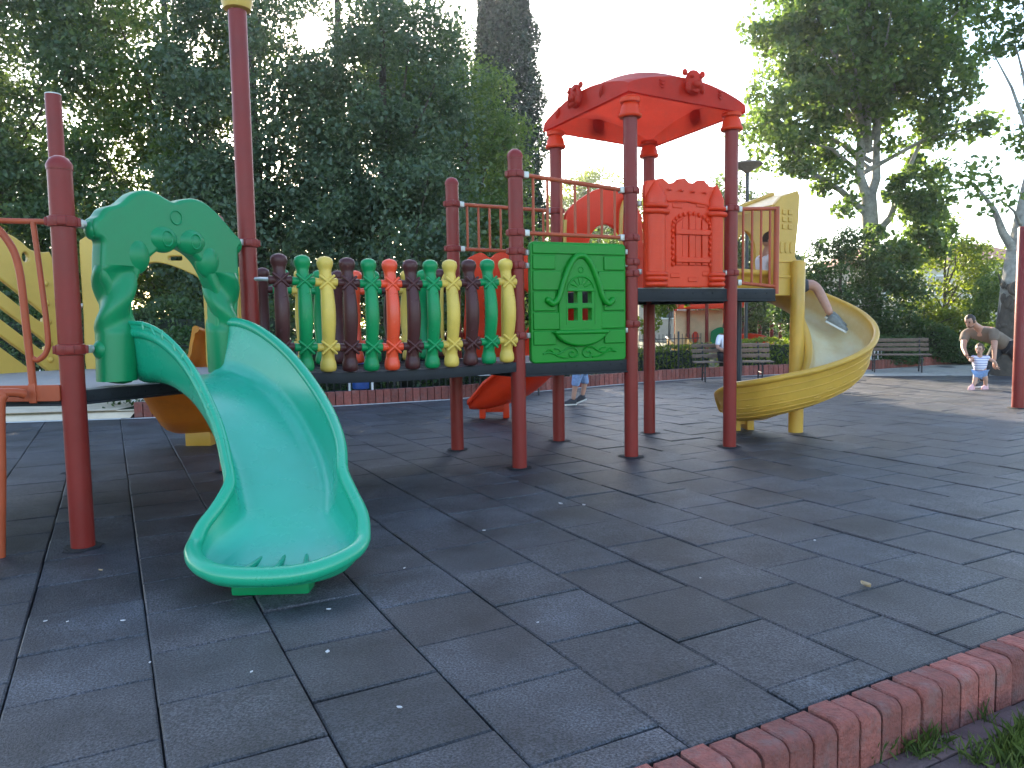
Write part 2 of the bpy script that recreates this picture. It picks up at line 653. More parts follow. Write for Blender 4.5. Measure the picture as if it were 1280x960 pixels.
def yback(x):
    for (x0, y0), (x1, y1) in zip(BACK, BACK[1:]):
        if x0 <= x <= x1:
            return y0 + (y1 - y0) * (x - x0) / (x1 - x0)
    return 30.


# ground to the horizon, lower pavement this side of the kerb, rubber floor
m = MB()
m.add([(-900, -900, -.22), (900, -900, -.22), (900, 1200, -.22), (-900, 1200, -.22)], [(0, 1, 2, 3)])
m.build('ground', M_SOIL, kind='structure')

# raised soil beyond the back kerb
m = MB()
pts = [(x, y + .14, .10) for x, y in BACK]
far_ = [(x * 5, 160, .10) for x, y in BACK]
n = len(pts)
m.add(pts + far_, [(i, i + 1, n + i + 1, n + i) for i in range(n - 1)])
m.build('planted_ground', M_SOIL, kind='structure')

# rubber tiles, each a slightly bevelled slab lying a little unevenly
V, F, C = [], [], []
T = .5
for k in range(-60, 62):
    off = .46 if k % 2 == 0 else .215
    for j in range(0, 66):
        v0, v1 = off + j * T, off + (j + 1) * T
        if v1 <= VK + .03:
            continue
        v0 = max(v0, VK)
        u0, u1 = .0857 + k * T, .0857 + (k + 1) * T
        cx, cy, _ = uv2w((u0 + u1) / 2, (v0 + v1) / 2)
        if cx < -16 or cx > 22 or cy > yback(cx) + .2:
            continue
        g = .0035 + rng.uniform(-.0012, .0012)
        u0 += g; u1 -= g; v0 += g; v1 -= g
        b = .007
        zt = rng.uniform(-.0045, .0045, 4) + rng.uniform(-.003, .003)
        i0 = len(V)
        cs = [(u0, v0), (u1, v0), (u1, v1), (u0, v1)]
        ci = [(u0 + b, v0 + b), (u1 - b, v0 + b), (u1 - b, v1 - b), (u0 + b, v1 - b)]
        for u, v in cs:
            V.append(uv2w(u, v, -.03))
        for (u, v), z in zip(cs, zt):
            V.append(uv2w(u, v, z - .006))
        for (u, v), z in zip(ci, zt):
            V.append(uv2w(u, v, z))
        for a in range(4):
            bb = (a + 1) % 4
            F.append((i0 + a, i0 + bb, i0 + 4 + bb, i0 + 4 + a))
            F.append((i0 + 4 + a, i0 + 4 + bb, i0 + 8 + bb, i0 + 8 + a))
        F.append((i0 + 8, i0 + 9, i0 + 10, i0 + 11))
        s_ = float(np.clip(rng.normal(1, .15), .62, 1.4))
        tint = rng.uniform(-.06, .06)
        C += [(s_ * (1 + tint), s_, s_ * (1 - tint * .6), 1)] * 12
me = bpy.data.meshes.new('rubber_floor')
me.from_pydata(V, [], F)
ca = me.color_attributes.new('shade', 'FLOAT_COLOR', 'POINT')
ca.data.foreach_set('color', np.array(C, dtype=np.float32).ravel())
me.materials.append(M_TILE)
link('rubber_floor', me, kind='structure')
m = MB()
m.add([uv2w(-32, VK - .02, -.026), uv2w(34, VK - .02, -.026), uv2w(34, 34, -.026), uv2w(-32, 34, -.026)], [(0, 1, 2, 3)])
m.build('floor_base', M_HOLE, kind='structure')

# front kerb of upright rounded bricks
m = MB()
rotk = Matrix.Rotation(-YAW, 3, 'Z')
for i in range(-30, 70):
    u = .05 + i * .1135
    w_ = .103 + rng.uniform(-.003, .003)
    dz = rng.uniform(-.006, .006)
    dv = rng.uniform(-.004, .004)
    prof = []
    for a in range(5):
        t = R(90 * a / 4)
        prof.append((VK - .015 + dv - .10 - .035 * math.sin(t), .012 + dz - .035 + .035 * math.cos(t)))
    prof = [(VK - .016 + dv, -.19), (VK - .016 + dv, .008 + dz)] + prof + [(VK - .15 + dv, -.19)]
    rings = []
    for uu, ins in ((u, .006), (u + .006, 0), (u + w_ - .006, 0), (u + w_, .006)):
        cv = sum(p[0] for p in prof) / len(prof)
        cz = -.1
        rings.append([uv2w(uu, p[0] + (cv - p[0]) * ins * 8, p[1] - (ins if p[1] > -.1 else 0)) for p in prof])
    m.loft(rings)
m.build('kerb', M_BRICK, kind='structure')
m = MB()
m.add([uv2w(-4, VK - .135, -.2), uv2w(9, VK - .135, -.2), uv2w(9, VK - .135, -.018), uv2w(-4, VK - .135, -.018), uv2w(9, VK - .02, -.018), uv2w(-4, VK - .02, -.018)],
      [(0, 1, 2, 3), (3, 2, 4, 5)])
m.build('kerb_mortar', M_MORTAR, kind='structure')
# lower pavement of red pavers
V, F = [], []
m = MB()
for i in range(-20, 45):
    for j in range(0, 22):
        u0 = i * .2 + (.1 if j % 2 else 0)
        v1 = VK - .152 - j * .1
        m.box(uv2w(u0, v1 - .05, -.2 + rng.uniform(-.003, .003)), (.194, .094, .04), rotk, .006)
m.build('pavement', M_PAVE, kind='structure')

# ------------------------------------------------------------------ the play structure (one bolted thing, all its pieces are parts)
P1, P2, P3, P4, P5, P6 = (-2.73, 4.70), (-2.07, 6.05), (-2.75, 7.20), (-4.20, 7.20), (-4.86, 5.95), (-4.20, 4.75)


def MG(a, b):
    return (.06 + 1.1375 * a - .665 * b, 7.09 + .50 * a + 1.09 * b)


D1, D2 = 1.0, 1.70
play = thing('play_structure', 'large plastic climbing frame with green slide, barrel bridge and red roofed tower on maroon posts', 'play structure', (-.5, 7, 0))


def post(base, top, clamps, cap='dome', r=.069, bell=None, m_=None):
    x, y = base
    b = MB().lathe([(r, -.02), (r, top)], (x, y, 0), 24)
    o = b.build('post', m_ or M_POST, play)
    pl = MB()
    # ragged worn patch in the rubber round the foot
    ring = []
    for i in range(22):
        a = 2 * math.pi * i / 22
        q = r + .035 + random.random() * .045
        ring.append((x + q * math.cos(a), y + q * math.sin(a)))
    pl.add([(px, py, .0045) for px, py in ring] + [(x, y, .012)], [(i, (i + 1) % 22, 22) for i in range(22)])
    pl.build('worn_foot', M_HOLE, o)
    if cap == 'dome':
        MB().lathe([(r + .004, top - .03), (r + .006, top), (r * .93, top + .022), (r * .72, top + .042), (r * .38, top + .055), (.004, top + .058)], (x, y, 0), 24).build('cap', M_POST, o)
    if cap == 'flat':
        MB().lathe([(r * .98, top), (r * .98, top + .01), (r * .2, top + .014)], (x, y, 0), 24).build('cap', M_STEEL, o)
    for z in clamps:
        k = MB().lathe([(r + .001, z - .034), (r + .014, z - .030), (r + .017, z - .01), (r + .017, z + .01), (r + .014, z + .030), (r + .001, z + .034)], (x, y, 0), 24)
        for a in (25, 115, 205, 295):
            k.box((x + (r + .017) * math.cos(R(a)), y + (r + .017) * math.sin(R(a)), z), (.022, .05, .05), Matrix.Rotation(R(a), 3, 'Z'), .006)
        k.build('clamp', M_POST, o)
    if bell:
        bm_, z0 = bell
        MB().lathe([(r + .035, z0), (r + .045, z0 + .012), (r + .045, z0 + .03), (r + .03, z0 + .05), (r + .028, z0 + .085), (r + .012, z0 + .12), (r + .004, z0 + .135),
                    (r + .03, z0 + .145), (r + .034, z0 + .175), (r + .02, z0 + .19)], (x, y, 0), 28).build('bell_capital', bm_, o)
    return o


post(P1, 2.37, [2.03, 1.25])
post(P2, 3.95, [2.03, 1.25], cap=None)
MB().lathe([(.07, 3.80), (.10, 3.81), (.115, 3.86), (.125, 3.95), (.13, 4.02), (.10, 4.08), (.03, 4.10)], (*P2, 0), 28).build('bell_capital', M_YEL, bpy.data.objects['post.001'])
post(P3, 2.37, [2.03, 1.25])
post(P4, 3.54, [2.03, 1.25], cap='flat')
post(MG(0, 0), 2.90, [2.73, 2.20, 2.03, 1.90, 1.25])
post(MG(0, 1), 2.86, [2.64, 2.17, 1.25])
post(MG(1, 0), 3.40, [2.65, 2.19, 1.95, 1.84, 1.34], cap=None, bell=(M_RED, 3.35))
post(MG(1, 1), 3.36, [2.62, 2.15, 1.25], cap=None, bell=(M_RED, 3.31))
post(MG(2, 0), 3.36, [2.53, 1.86], cap=None, bell=(M_RED, 3.33))
post(MG(2, 1), 3.34, [2.5, 1.86], cap=None, bell=(M_RED, 3.30))
xk = (2.955, 9.86)
post(xk, 1.645, [], cap=None, r=.038, m_=M_DARKPOST)


def deck(poly, z, name='deck', bh=.115):
    m = MB()
    n = len(poly)
    m.add([(*p, z) for p in poly] + [(*p, z - .045) for p in poly], [tuple(range(n)), tuple(range(2 * n - 1, n - 1, -1))] + [(i, n + i, n + (i + 1) % n, (i + 1) % n) for i in range(n)])
    o = m.build(name, M_DECK, play)
    # black edge beams with bolt holes
    b = MB()
    for i in range(n):
        A, B = Vector(poly[i]), Vector(poly[(i + 1) % n])
        e = (B - A).normalized()
        c = (A + B) / 2
        ang = math.atan2(e.y, e.x)
        rot = Matrix.Rotation(ang, 3, 'Z')
        b.box((c.x, c.y, z - .0075 - bh / 2), ((B - A).length - .05, .045, bh), rot, .004)
        b.box((c.x, c.y, z - .015 - bh), ((B - A).length - .06, .07, .014), rot, .002)
        k = int((B - A).length / .12)
        for j in range(1, k):
            p = A + e * (j * (B - A).length / k)
            q = Vector((e.y, -e.x))
            for sgn in (-1, 1):
                b.lathe([(.011, -.003), (.011, .003)], (p.x + q.x * .0235 * sgn, p.y + q.y * .0235 * sgn, z - .05), 8, rot @ Matrix.Rotation(R(90), 3, 'X'))
    b.build('edge_beam', M_BLACK, o)
    return o


deck([P1, P2, P3, P4, P5, P6], D1, bh=.075)
deck([MG(0, 0), MG(1, 0), MG(1, 1), MG(0, 1)], D1)
deck([MG(1, 0), MG(2, 0), MG(2, 1), MG(1, 1)], D2)
deck([MG(2.03, 0), MG(2.5, 0), MG(2.5, 1), MG(2.03, 1)], D2)
# orange fascia where the steps meet the hexagonal deck
fr = frame(P6, P1)
L61 = (Vector(P1) - Vector(P6)).length
m = MB().panel(fr, rrect(.02, .935, L61 - .05, 1.035, .012), [circ(L61 - .32, .985, .012, 10), circ(L61 - .46, .985, .012, 10)], .03, .06, .004)
fas = m.build('step_fascia', M_RAIL, play)


# ---- green entry arch between the two front posts of the hexagonal deck
fr = frame(P1, P2)
outl = [(.183, 1.05), (.19, 1.30), (.20, 1.60), (.193, 1.70), (.199, 1.84), (.207, 1.93), (.17, 1.955), (.155, 2.01), (.167, 2.063), (.202, 2.09), (.250, 2.145), (.353, 2.184), (.448, 2.262), (.545, 2.298), (.642, 2.289),
        (.761, 2.250), (.84, 2.275), (.944, 2.297), (1.055, 2.276), (1.189, 2.192), (1.304, 2.097), (1.378, 2.035), (1.372, 1.99), (1.339, 1.955), (1.338, 1.70), (1.325, 1.40), (1.32, 1.05),
        (1.10, 1.05), (1.085, 1.40), (1.073, 1.60), (1.055, 1.70), (1.02, 1.775), (.961, 1.855), (.856, 1.921), (.721, 1.940), (.586, 1.875), (.49, 1.775), (.456, 1.70), (.437, 1.60), (.43, 1.40), (.40, 1.05)]
core = [p for p in outl]
for i, p in enumerate(core):           # behind the twisted columns the plate is narrower
    if p[1] < 1.66 and p[0] < .7:
        core[i] = (.225 if p[0] < .3 else .405, p[1])
    elif p[1] < 1.66:
        core[i] = (1.30 if p[0] > 1.2 else 1.10, p[1])
m = MB().panel(fr, sm2(core, 4), [], -.05, .075, .028, 4)
ez = fr(1, 0) - fr(0, 0)
nr = fr(0, 0, 1) - fr(0, 0)
rotf = Matrix((ez, nr, Vector((0, 0, 1)))).transposed()


def emb_ring(m, fr, cx, cz, r, d, t=.006, ry=None):
    pts = [fr(x, z, d) for x, z in circ(cx, cz, r, 26, ry)]
    m.tube(pts + pts[:2], t, 6, caps=False)


for cx in (.665, .905):                # bulging brows with a ring each
    m.ball(fr(cx, 1.985, .045), (.125, .062, .095), 24, rotf)
for cx, cz in ((.465, 1.86), (1.06, 1.86)):     # cheeks
    m.ball(fr(cx, cz, .035), (.10, .062, .125), 24, rotf)
for cx in (.672, .912):
    emb_ring(m, fr, cx, 1.985, .042, .100, .006, .052)
emb_ring(m, fr, .775, 2.14, .047, .076, .006)
for s_, z in ((.185, 2.0), (1.362, 2.0), (.195, 1.24), (1.33, 1.24)):     # mounting lugs
    m.ball(fr(s_, z, .01), (.05, .055, .065), 14, rotf)
arch = m.build('entry_arch', M_GREEN, play, 50)


def twisted(s0, s1, z0, z1, turns, ph):
    m = MB()
    rings = []
    nz = 56
    for i in range(nz + 1):
        t = i / nz
        z = z0 + (z1 - z0) * t
        amp = min(1, max(0, (t - .42) / .12)) * min(1, (1 - t) / .06 + .15)
        c = s0 + (s1 - s0) * t
        ring = []
        for j in range(26):
            a = 2 * math.pi * j / 26
            lob = math.cos(2 * (a - ph) - turns * 2 * math.pi * t)
            rr = .116 * (1 + .22 * amp * lob) * (1.06 - .1 * amp)
            ring.append(fr(c + rr * math.cos(a) * 1.02, z, .015 + rr * math.sin(a) * .95))
        rings.append(ring)
    m.loft(rings)
    return m


twisted(.292, .318, 1.035, 1.78, -2.2, .3).build('twisted_column', M_GREEN, arch, 60)
twisted(1.205, 1.20, 1.035, 1.78, 2.2, 1.1).build('twisted_column', M_GREEN, arch, 60)
for (s_, z, P) in ((.09, 2.03, P1), (.09, 1.25, P1), (1.42, 2.03, P2), (1.42, 1.25, P2)):
    MB().tube([fr(s_ - .05, z), fr(s_ + .05, z)], .026, 12).box(fr(s_, z), (.05, .075, .05), rotf, .008).build('bracket', M_STEEL, arch)


# ---- chutes
WORN = [0] * 0


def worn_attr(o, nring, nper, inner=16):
    """mark the sliding surface (inner profile) of a chute, worn pale by use, with sky reflection painted in on the green one"""
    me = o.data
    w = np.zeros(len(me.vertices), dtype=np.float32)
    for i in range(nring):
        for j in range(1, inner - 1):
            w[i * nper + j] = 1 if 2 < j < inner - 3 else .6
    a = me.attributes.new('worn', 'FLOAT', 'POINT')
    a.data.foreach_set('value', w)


def chute_rings(path, w, H, th=.028, rr=.03, rc=.10, lean=.0, H2=None):
    path = [Vector(p) for p in path]
    n = len(path)
    rings = []
    for i in range(n):
        d = path[min(i + 1, n - 1)] - path[max(i - 1, 0)]
        d.z = 0
        d.normalize()
        Lx = Vector((d.y, -d.x, 0))          # to the right of travel
        wi, Hl = w[i], H[i]
        Hr = H2[i] if H2 else Hl
        c = min(rc, wi * .6, )
        pr = []
        # inner, left to right
        hl, hr_ = max(Hl, .012), max(Hr, .012)
        cl, cr = min(c, hl * .9), min(c, hr_ * .9)
        pr.append((-wi - lean * hl, hl))
        pr.append((-wi - lean * hl * .55, cl + (hl - cl) * .5))
        for k in range(6):
            a = R(180 + 90 * k / 5)
            pr.append((-wi + cl + cl * math.cos(a), cl + cl * math.sin(a)))
        pr.append((0, -.004))
        for k in range(6):
            a = R(270 + 90 * k / 5)
            pr.append((wi - cr + cr * math.cos(a), cr + cr * math.sin(a)))
        pr.append((wi + lean * hr_ * .55, cr + (hr_ - cr) * .5))
        pr.append((wi + lean * hr_, hr_))
        xr = wi + lean * hr_
        for a in (150, 120, 90, 60, 30, 0, -30, -60):
            pr.append((xr + rr + rr * math.cos(R(a)), hr_ + rr * math.sin(R(a))))
        pr.append((xr + th, hr_ - rr * 1.1))
        for k in range(6):
            a = R(0 - 90 * k / 5)
            pr.append((wi - cr + (cr + th) * math.cos(a), cr + (cr + th) * math.sin(a)))
        pr.append((0, -th))
        for k in range(6):
            a = R(270 - 90 * k / 5)
            pr.append((-wi + cl + (cl + th) * math.cos(a), cl + (cl + th) * math.sin(a)))
        xl = -wi - lean * hl
        pr.append((xl - th, hl - rr * 1.1))
        for a in (240, 210, 180, 150, 120, 90, 60, 30):
            pr.append((xl - rr + rr * math.cos(R(a)), hl + rr * math.sin(R(a))))
        rings.append([path[i] + Lx * x + Vector((0, 0, z)) for x, z in pr])
    return rings


def interp(xs, ys, t):
    return float(np.interp(t, xs, ys))


def sstep(a, b, t):
    t = min(1, max(0, (t - a) / (b - a)))
    return t * t * (3 - 2 * t)


def bez(p, t):
    p = [Vector(q) for q in p]
    while len(p) > 1:
        p = [a.lerp(b, t) for a, b in zip(p, p[1:])]
    return p[0]


# green slide: leaves the arch squarely, swings towards the camera and ends in a wide rounded bowl
gp = [(-2.36, 5.37), (-1.94, 5.17), (-1.47, 4.97), (-1.27, 4.40), (-1.26, 3.975)]
N = 60
path, ww, HH = [], [], []
for i in range(N + 1):
    t = i / N
    p = bez(gp, t)
    path.append((p.x, p.y, interp([0, .10, .20, .32, .50, .66, .80, .90, 1], [1.03, 1.03, .97, .85, .60, .41, .255, .15, .095], t)))
    ww.append(interp([0, .12, .3, .55, .72, .81, .88, .94, 1], [.36, .35, .325, .30, .285, .262, .325, .395, .415], t))
    HH.append(interp([0, .10, .2, .45, .7, .82, .92, 1], [.38, .38, .37, .33, .29, .27, .21, .135], t))
zz = np.array([p[2] for p in path]); h2_ = np.array(HH); w2_ = np.array(ww)
for k in range(10):
    zz[1:-1] = (zz[:-2] + zz[1:-1] * 2 + zz[2:]) / 4
    h2_[1:-1] = (h2_[:-2] + h2_[1:-1] * 2 + h2_[2:]) / 4
    if k < 2:
        w2_[1:-1] = (w2_[:-2] + w2_[1:-1] * 2 + w2_[2:]) / 4
path = [(p[0], p[1], z) for p, z in zip(path, zz)]
ww, HH = list(w2_), list(h2_)
dv = Vector((.03, -1, 0)).normalized()
lx = Vector((dv.y, -dv.x, 0))
e0 = Vector(path[-1])
nmain = len(path)
for k in range(1, 15):                      # the bowl closes in a half ellipse
    ph = R(90 * k / 14)
    d = .345 * math.sin(ph)
    q = e0 + dv * d
    path.append((q.x, q.y, (.095 + .028 * (k / 14) ** 1.2)))
    ww.append(max(.012, .415 * math.cos(ph) ** .96))
    HH.append(.135 - .130 * (k / 14) ** .8)
rings = chute_rings(path, ww, HH, .026, .016, .11, .12)
m = MB().loft(rings)
left = [(Vector(r_[0]) + Vector(r_[-6])) / 2 for r_ in rings[:-2]]
right = [(Vector(r_[15]) + Vector(r_[21])) / 2 for r_ in rings[:-2]]
rim = left + right[::-1]
for k in range(3):
    rim = [rim[0]] + [(rim[i - 1] + rim[i] * 2 + rim[i + 1]) / 4 if abs(i - len(left)) < 10 else rim[i] for i in range(1, len(rim) - 1)] + [rim[-1]]
rimr = [.036 + .013 * sstep(.72, 1.0, i / (len(left) - 1)) for i in range(len(left))]
m.tube(rim, rimr + rimr[::-1], 14, round_end=True)
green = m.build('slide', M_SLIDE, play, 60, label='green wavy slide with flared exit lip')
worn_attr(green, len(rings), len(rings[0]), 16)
e_ = e0 + dv * .345
# three grip ridges on the lip and leaf marks on the side wall
m = MB()
for k, off in enumerate((-.17, 0, .17)):
    a = e0 + dv * .225 + lx * off * 1.1 + Vector((0, 0, .018))
    b = e0 - dv * .17 + lx * off * .62 + Vector((0, 0, .022))
    mid = e0 + dv * .03 + lx * off * .85 + Vector((0, 0, .006))
    m.tube([a, mid, b], [.012, .016, .011], 8, round_end=True)
m.build('grip_ridge', M_SLIDE, green)
m = MB()
for i in (6, 9, 12, 16, 19, 23, 27, 31, 35):
    rg = rings[i]
    # left wall of travel seen from outside is the camera's left side
    p0, p1 = Vector(rg[24]), Vector(rg[25])
    q0 = Vector(rings[i + 2][24])
    c = p0.lerp(p1, random.uniform(.35, .75))
    t_ = (q0 - p0).normalized()
    up_ = (Vector((0, 0, 1)) * .9 + t_ * random.uniform(-.9, .2)).normalized()
    L_ = random.uniform(.022, .040)
    m.tube([c - up_ * L_, c, c + up_ * L_], [.006, .014, .006], 8, round_end=True)
m.build('leaf_relief', M_SLIDE, green)
e2_ = e_ - dv * .22
MB().box((e2_.x, e2_.y, .045), (.40, .15, .09), Matrix.Rotation(math.atan2(lx.y, lx.x), 3, 'Z'), .02).build('foot', M_GREEN, green)

# yellow slide going away at the back of the hexagonal deck, with its yellow entry arch
yp = [(-3.45, 7.2), (-3.42, 7.75), (-3.5, 8.3), (-3.72, 9.05)]
path, ww, HH = [], [], []
for i in range(33):
    t = i / 32
    p = bez(yp, t)
    path.append((p.x, p.y, interp([0, .1, .3, .6, .8, .9, 1], [1.0, .97, .72, .36, .22, .17, .22], t)))
    ww.append(interp([0, .6, .85, 1], [.40, .38, .42, .30], t))
    HH.append(interp([0, .1, .7, .9, 1], [.36, .36, .30, .2, .06], t))
ysl = MB().loft(chute_rings(path, ww, HH, .03, .034, .2, .1)).build('slide', M_YEL_LIT, play, 55, label='yellow slide behind the hexagonal deck')
MB().box((-3.68, 8.85, .09), (.3, .16, .2), None, .02).build('foot', M_SPIRAL, ysl)
fr = frame(P4, P3, flip=True)
oo = [(.17, .95), (.17, 1.5), (.17, 2.12), (.20, 2.22), (.34, 2.26), (.72, 2.27), (1.1, 2.26), (1.34, 2.2), (1.39, 2.1), (1.40, 1.5), (1.40, .95), (1.31, .95), (1.31, 1.5), (1.29, 1.80), (1.18, 1.89), (1.0, 1.965), (.86, 1.99), (.74, 1.955),
      (.66, 1.90), (.56, 1.86), (.42, 1.83), (.33, 1.7), (.33, .95)]
m = MB().panel(fr, sm2(oo, 3), [rrect(1.0, 2.005, 1.13, 2.045, .018)], -.03, .03, .012)
ya = m.build('entry_arch', M_YEL, play, label='yellow entry arch of the rear slide')
MB().tube([fr(.05, 1.6), fr(.2, 1.6)], .022, 10).tube([fr(.05, 1.22), fr(.2, 1.22)], .022, 10).build('bracket', M_STEEL, ya)

# yellow side panel with slanted slots between the two far left posts
fr = frame(P5, P4, flip=True)
LL = (Vector(P5) - Vector(P4)).length
f2 = lambda s_, z, d=0.: fr(LL - s_, z, d)
oo = [(.10, 1.0), (.10, 1.6), (.12, 2.05), (.20, 2.085), (.31, 2.10), (.38, 2.16), (.48, 2.22), (.60, 2.245), (.72, 2.26), (.95, 2.24), (1.05, 2.14), (1.26, 2.08), (1.28, 1.6), (1.28, 1.0)]
holes = []
for z0 in (1.92, 1.66, 1.40):
    a, b = Vector((.26, z0 - .42)), Vector((.95, z0 + .16))
    d = (b - a).normalized()
    q = Vector((-d.y, d.x)) * .042
    holes.append(sm2([a + q, a - d * .03, a - q, a.lerp(b, .5) - q, b - q, b + d * .03, b + q, a.lerp(b, .5) + q], 3))
holes.append(circ(.36, 2.03, .03, 12, .045))
sp = MB().panel(f2, sm2(oo, 3), holes, -.03, .03, .012).build('slotted_panel', M_YEL, play, label='yellow side panel with slanted slots')
m = MB()
for z in (1.25, 1.45, 1.62, 1.80, 1.1):
    m.ball(f2(.2, z, -.03), (.03, .03, .03), 10)
m.build('stud', M_YEL, sp)

# step rails at the left
lad = MB().tube(smooth_loop([(-3.75, 4.40, 2.36), (-3.45, 4.5, 2.25), (-3.18, 4.58, 2.09), (-3.04, 4.62, 1.94), (-2.98, 4.64, 1.76), (-2.965, 4.65, 1.4), (-2.955, 4.66, 1.05), (-2.955, 4.66, .96)], 5, False), .022, 12)
lad.tube(smooth_loop([(-3.12, 4.62, 2.035), (-2.95, 4.68, 2.035), (-2.79, 4.70, 2.032)], 3, False), .018, 10)
lad.tube(smooth_loop([(-2.90, 4.68, 2.03), (-2.895, 4.68, 1.97), (-2.875, 4.68, 1.7), (-2.855, 4.68, 1.35), (-2.87, 4.68, 1.24), (-2.92, 4.67, 1.19), (-2.955, 4.66, 1.21)], 5, False), .017, 10)
lad.box((-2.95, 4.645, .985), (.045, .012, .12), None, .004)
lad.build('step_handrail', M_RAIL, play)
lad = MB().tube(smooth_loop([(-3.12, 4.50, -.01), (-3.08, 4.50, .5), (-3.055, 4.50, .92), (-3.04, 4.51, .985), (-3.06, 4.50, 1.005), (-3.0, 4.56, 1.0), (-2.97, 4.60, .985)], 5, False), .027, 12)
lad.build('step_stringer', M_RAIL, play)
m = MB()
for i in range(3):
    m.box((-3.75, 4.42 - .24 * i, .80 - .24 * i), (1.1, .26, .035), None, .008)
m.build('step', M_RAIL, play)


# ---- bridge
A0, A1, B0, B1 = Vector((*P2, D1)), Vector((*MG(0, 0), D1)), Vector((*P3, D1)), Vector((*MG(0, 1), D1))
m = MB()
nb = 15
for i in range(nb):
    t0, t1 = i / nb + .003, (i + 1) / nb - .003
    sag = lambda t: -.035 * math.sin(math.pi * t)
    q = []
    for t in (t0, t1):
        for w in (-.02, 1.02):
            p = A0.lerp(A1, t).lerp(B0.lerp(B1, t), w)
            q.append(p + Vector((0, 0, sag(t))))
    vs = [q[0], q[2], q[3], q[1]]
    m.add([v for v in vs] + [v - Vector((0, 0, .05)) for v in vs], [(0, 1, 2, 3), (7, 6, 5, 4), (0, 4, 5, 1), (1, 5, 6, 2), (2, 6, 7, 3), (3, 7, 4, 0)])
br = m.build('bridge', M_BLACK, play)
m = MB()
for X0, X1, sg in ((A0, A1, -1), (B0, B1, 1)):
    e = (X1 - X0).normalized()
    n_ = Vector((e.y, -e.x, 0)) * (-sg)
    ang = math.atan2(e.y, e.x)
    pts = []
    for i in range(13):
        t = .02 + .96 * i / 12
        pts.append(X0.lerp(X1, t) + n_ * .035 + Vector((0, 0, -.035 - .035 * math.sin(math.pi * t))))
    rings = []
    for p in pts:
        rings.append([p + n_ * a + Vector((0, 0, b)) for a, b in ((-.02, -.045), (.02, -.045), (.024, -.02), (.024, .035), (.02, .045), (-.02, .045))])
    m.loft(rings)
m.build('bridge_beam', M_BLACK, br)

SEQ = [M_BROWN, M_BGREEN, M_BYEL, M_BROWN, M_BGREEN, M_BRED, M_BROWN, M_BGREEN, M_BYEL, M_BROWN, M_BGREEN, M_BYEL]
CNAME = {M_BROWN.name: 'brown', M_BGREEN.name: 'green', M_BYEL.name: 'yellow', M_BRED.name: 'orange'}


def baluster(X0, X1, t, sg, mt, side):
    e = (X1 - X0).normalized()
    n_ = Vector((e.y, -e.x, 0)) * (-sg)
    p = X0.lerp(X1, t) + Vector((0, 0, .015 - .035 * math.sin(math.pi * t))) + n_ * .045
    Hh = .95
    m = MB()
    prof = [(0, .030), (.012, .058), (.04, .066), (.085, .062), (.11, .054), (.14, .050), (.2, .052), (.26, .050), (.34, .053), (.42, .056), (.5, .057), (.58, .056), (.66, .052), (.74, .049), (.8, .050), (.86, .047), (.89, .052), (.915, .062), (.945, .066), (.975, .058), (.992, .034), (1, .004)]
    prof = [(z, r * 1.04) for z, r in prof]
    pts, rr = [], []
    for z, r in prof:
        bow = .075 * math.sin(math.pi * min(1, max(0, (z - .12) / .76))) ** 1.2 + .012
        pts.append(p + Vector((0, 0, z * Hh)) + n_ * bow)
        rr.append(r)
    m.tube(pts, rr, 16)
    for z in (.215, .775):
        c = p + Vector((0, 0, z * Hh)) + n_ * (.012 + .075 * math.sin(math.pi * (z - .12) / .76) ** 1.2)
        m.tube([c - e * .092, c - e * .085, c - e * .05, c + e * .05, c + e * .085, c + e * .092], [.030, .036, .033, .033, .036, .030], 12)
        for s1 in (-1, 1):              # rope cross
            a = [c + e * (q * .055) + n_ * (.058 - .012 * abs(q)) + Vector((0, 0, s1 * q * .048)) for q in (-1, -.5, 0, .5, 1)]
            m.tube(a, .012, 8, round_end=True)
    # wood grain ridges
    for q in range(3):
        z = random.uniform(.3, .7)
        bow = .075 * math.sin(math.pi * (z - .12) / .76) ** 1.2 + .012
        c = p + Vector((0, 0, z * Hh)) + n_ * (bow + .048)
        m.tube([c - e * .03 + Vector((0, 0, -.012)), c + n_ * .004, c + e * .03 + Vector((0, 0, .014))], .0045, 6)
    o = m.build('baluster', mt, br, 60)
    o['label'] = CNAME[mt.name] + ' log shaped baluster of the bridge'
    return o


for i, mt in enumerate(SEQ):
    baluster(A0, A1, .095 + .0768 * i, -1, mt, 'front')
SEQB = [M_BYEL, M_BROWN, M_BGREEN, M_BYEL, M_BGREEN, M_BROWN, M_BRED, M_BGREEN, M_BROWN, M_BYEL, M_BGREEN, M_BROWN]
for i, mt in enumerate(SEQB):
    baluster(B0, B1, .095 + .0768 * i, 1, mt, 'back')
m = MB()
for X0, X1, sg in ((A0, A1, -1), (B0, B1, 1)):
    e = (X1 - X0).normalized()
    n_ = Vector((e.y, -e.x, 0)) * (-sg)
    for z in (.215, .775):
        m.tube([X0.lerp(X1, t) + n_ * (.045 + .012 + .075 * math.sin(math.pi * (z - .12) / .76) ** 1.2) * (1 if 0.03 < t < .97 else .3) + Vector((0, 0, .015 + z * .95 - .035 * math.sin(math.pi * t))) for t in [0, .04] + [i / 12 for i in range(1, 12)] + [.96, 1]], .016, 8)
m.build('bridge_rod', M_STEEL, br)
# beige upright handles where the bridge meets the tower
m = MB()
for X, n_ in ((A1, -1), (B1, 1)):
    e = (A1 - A0).normalized()
    for k in (0, .07):
        pass
    m.tube(smooth_loop([X - e * .10 + Vector((0, 0, .02)), X - e * .14 + Vector((0, 0, .12)), X - e * .145 + Vector((0, 0, .5)), X - e * .13 + Vector((0, 0, .82)), X - e * .07 + Vector((0, 0, .93))], 4, False), .02, 8)
m.build('bridge_handle', M_BYEL, br)


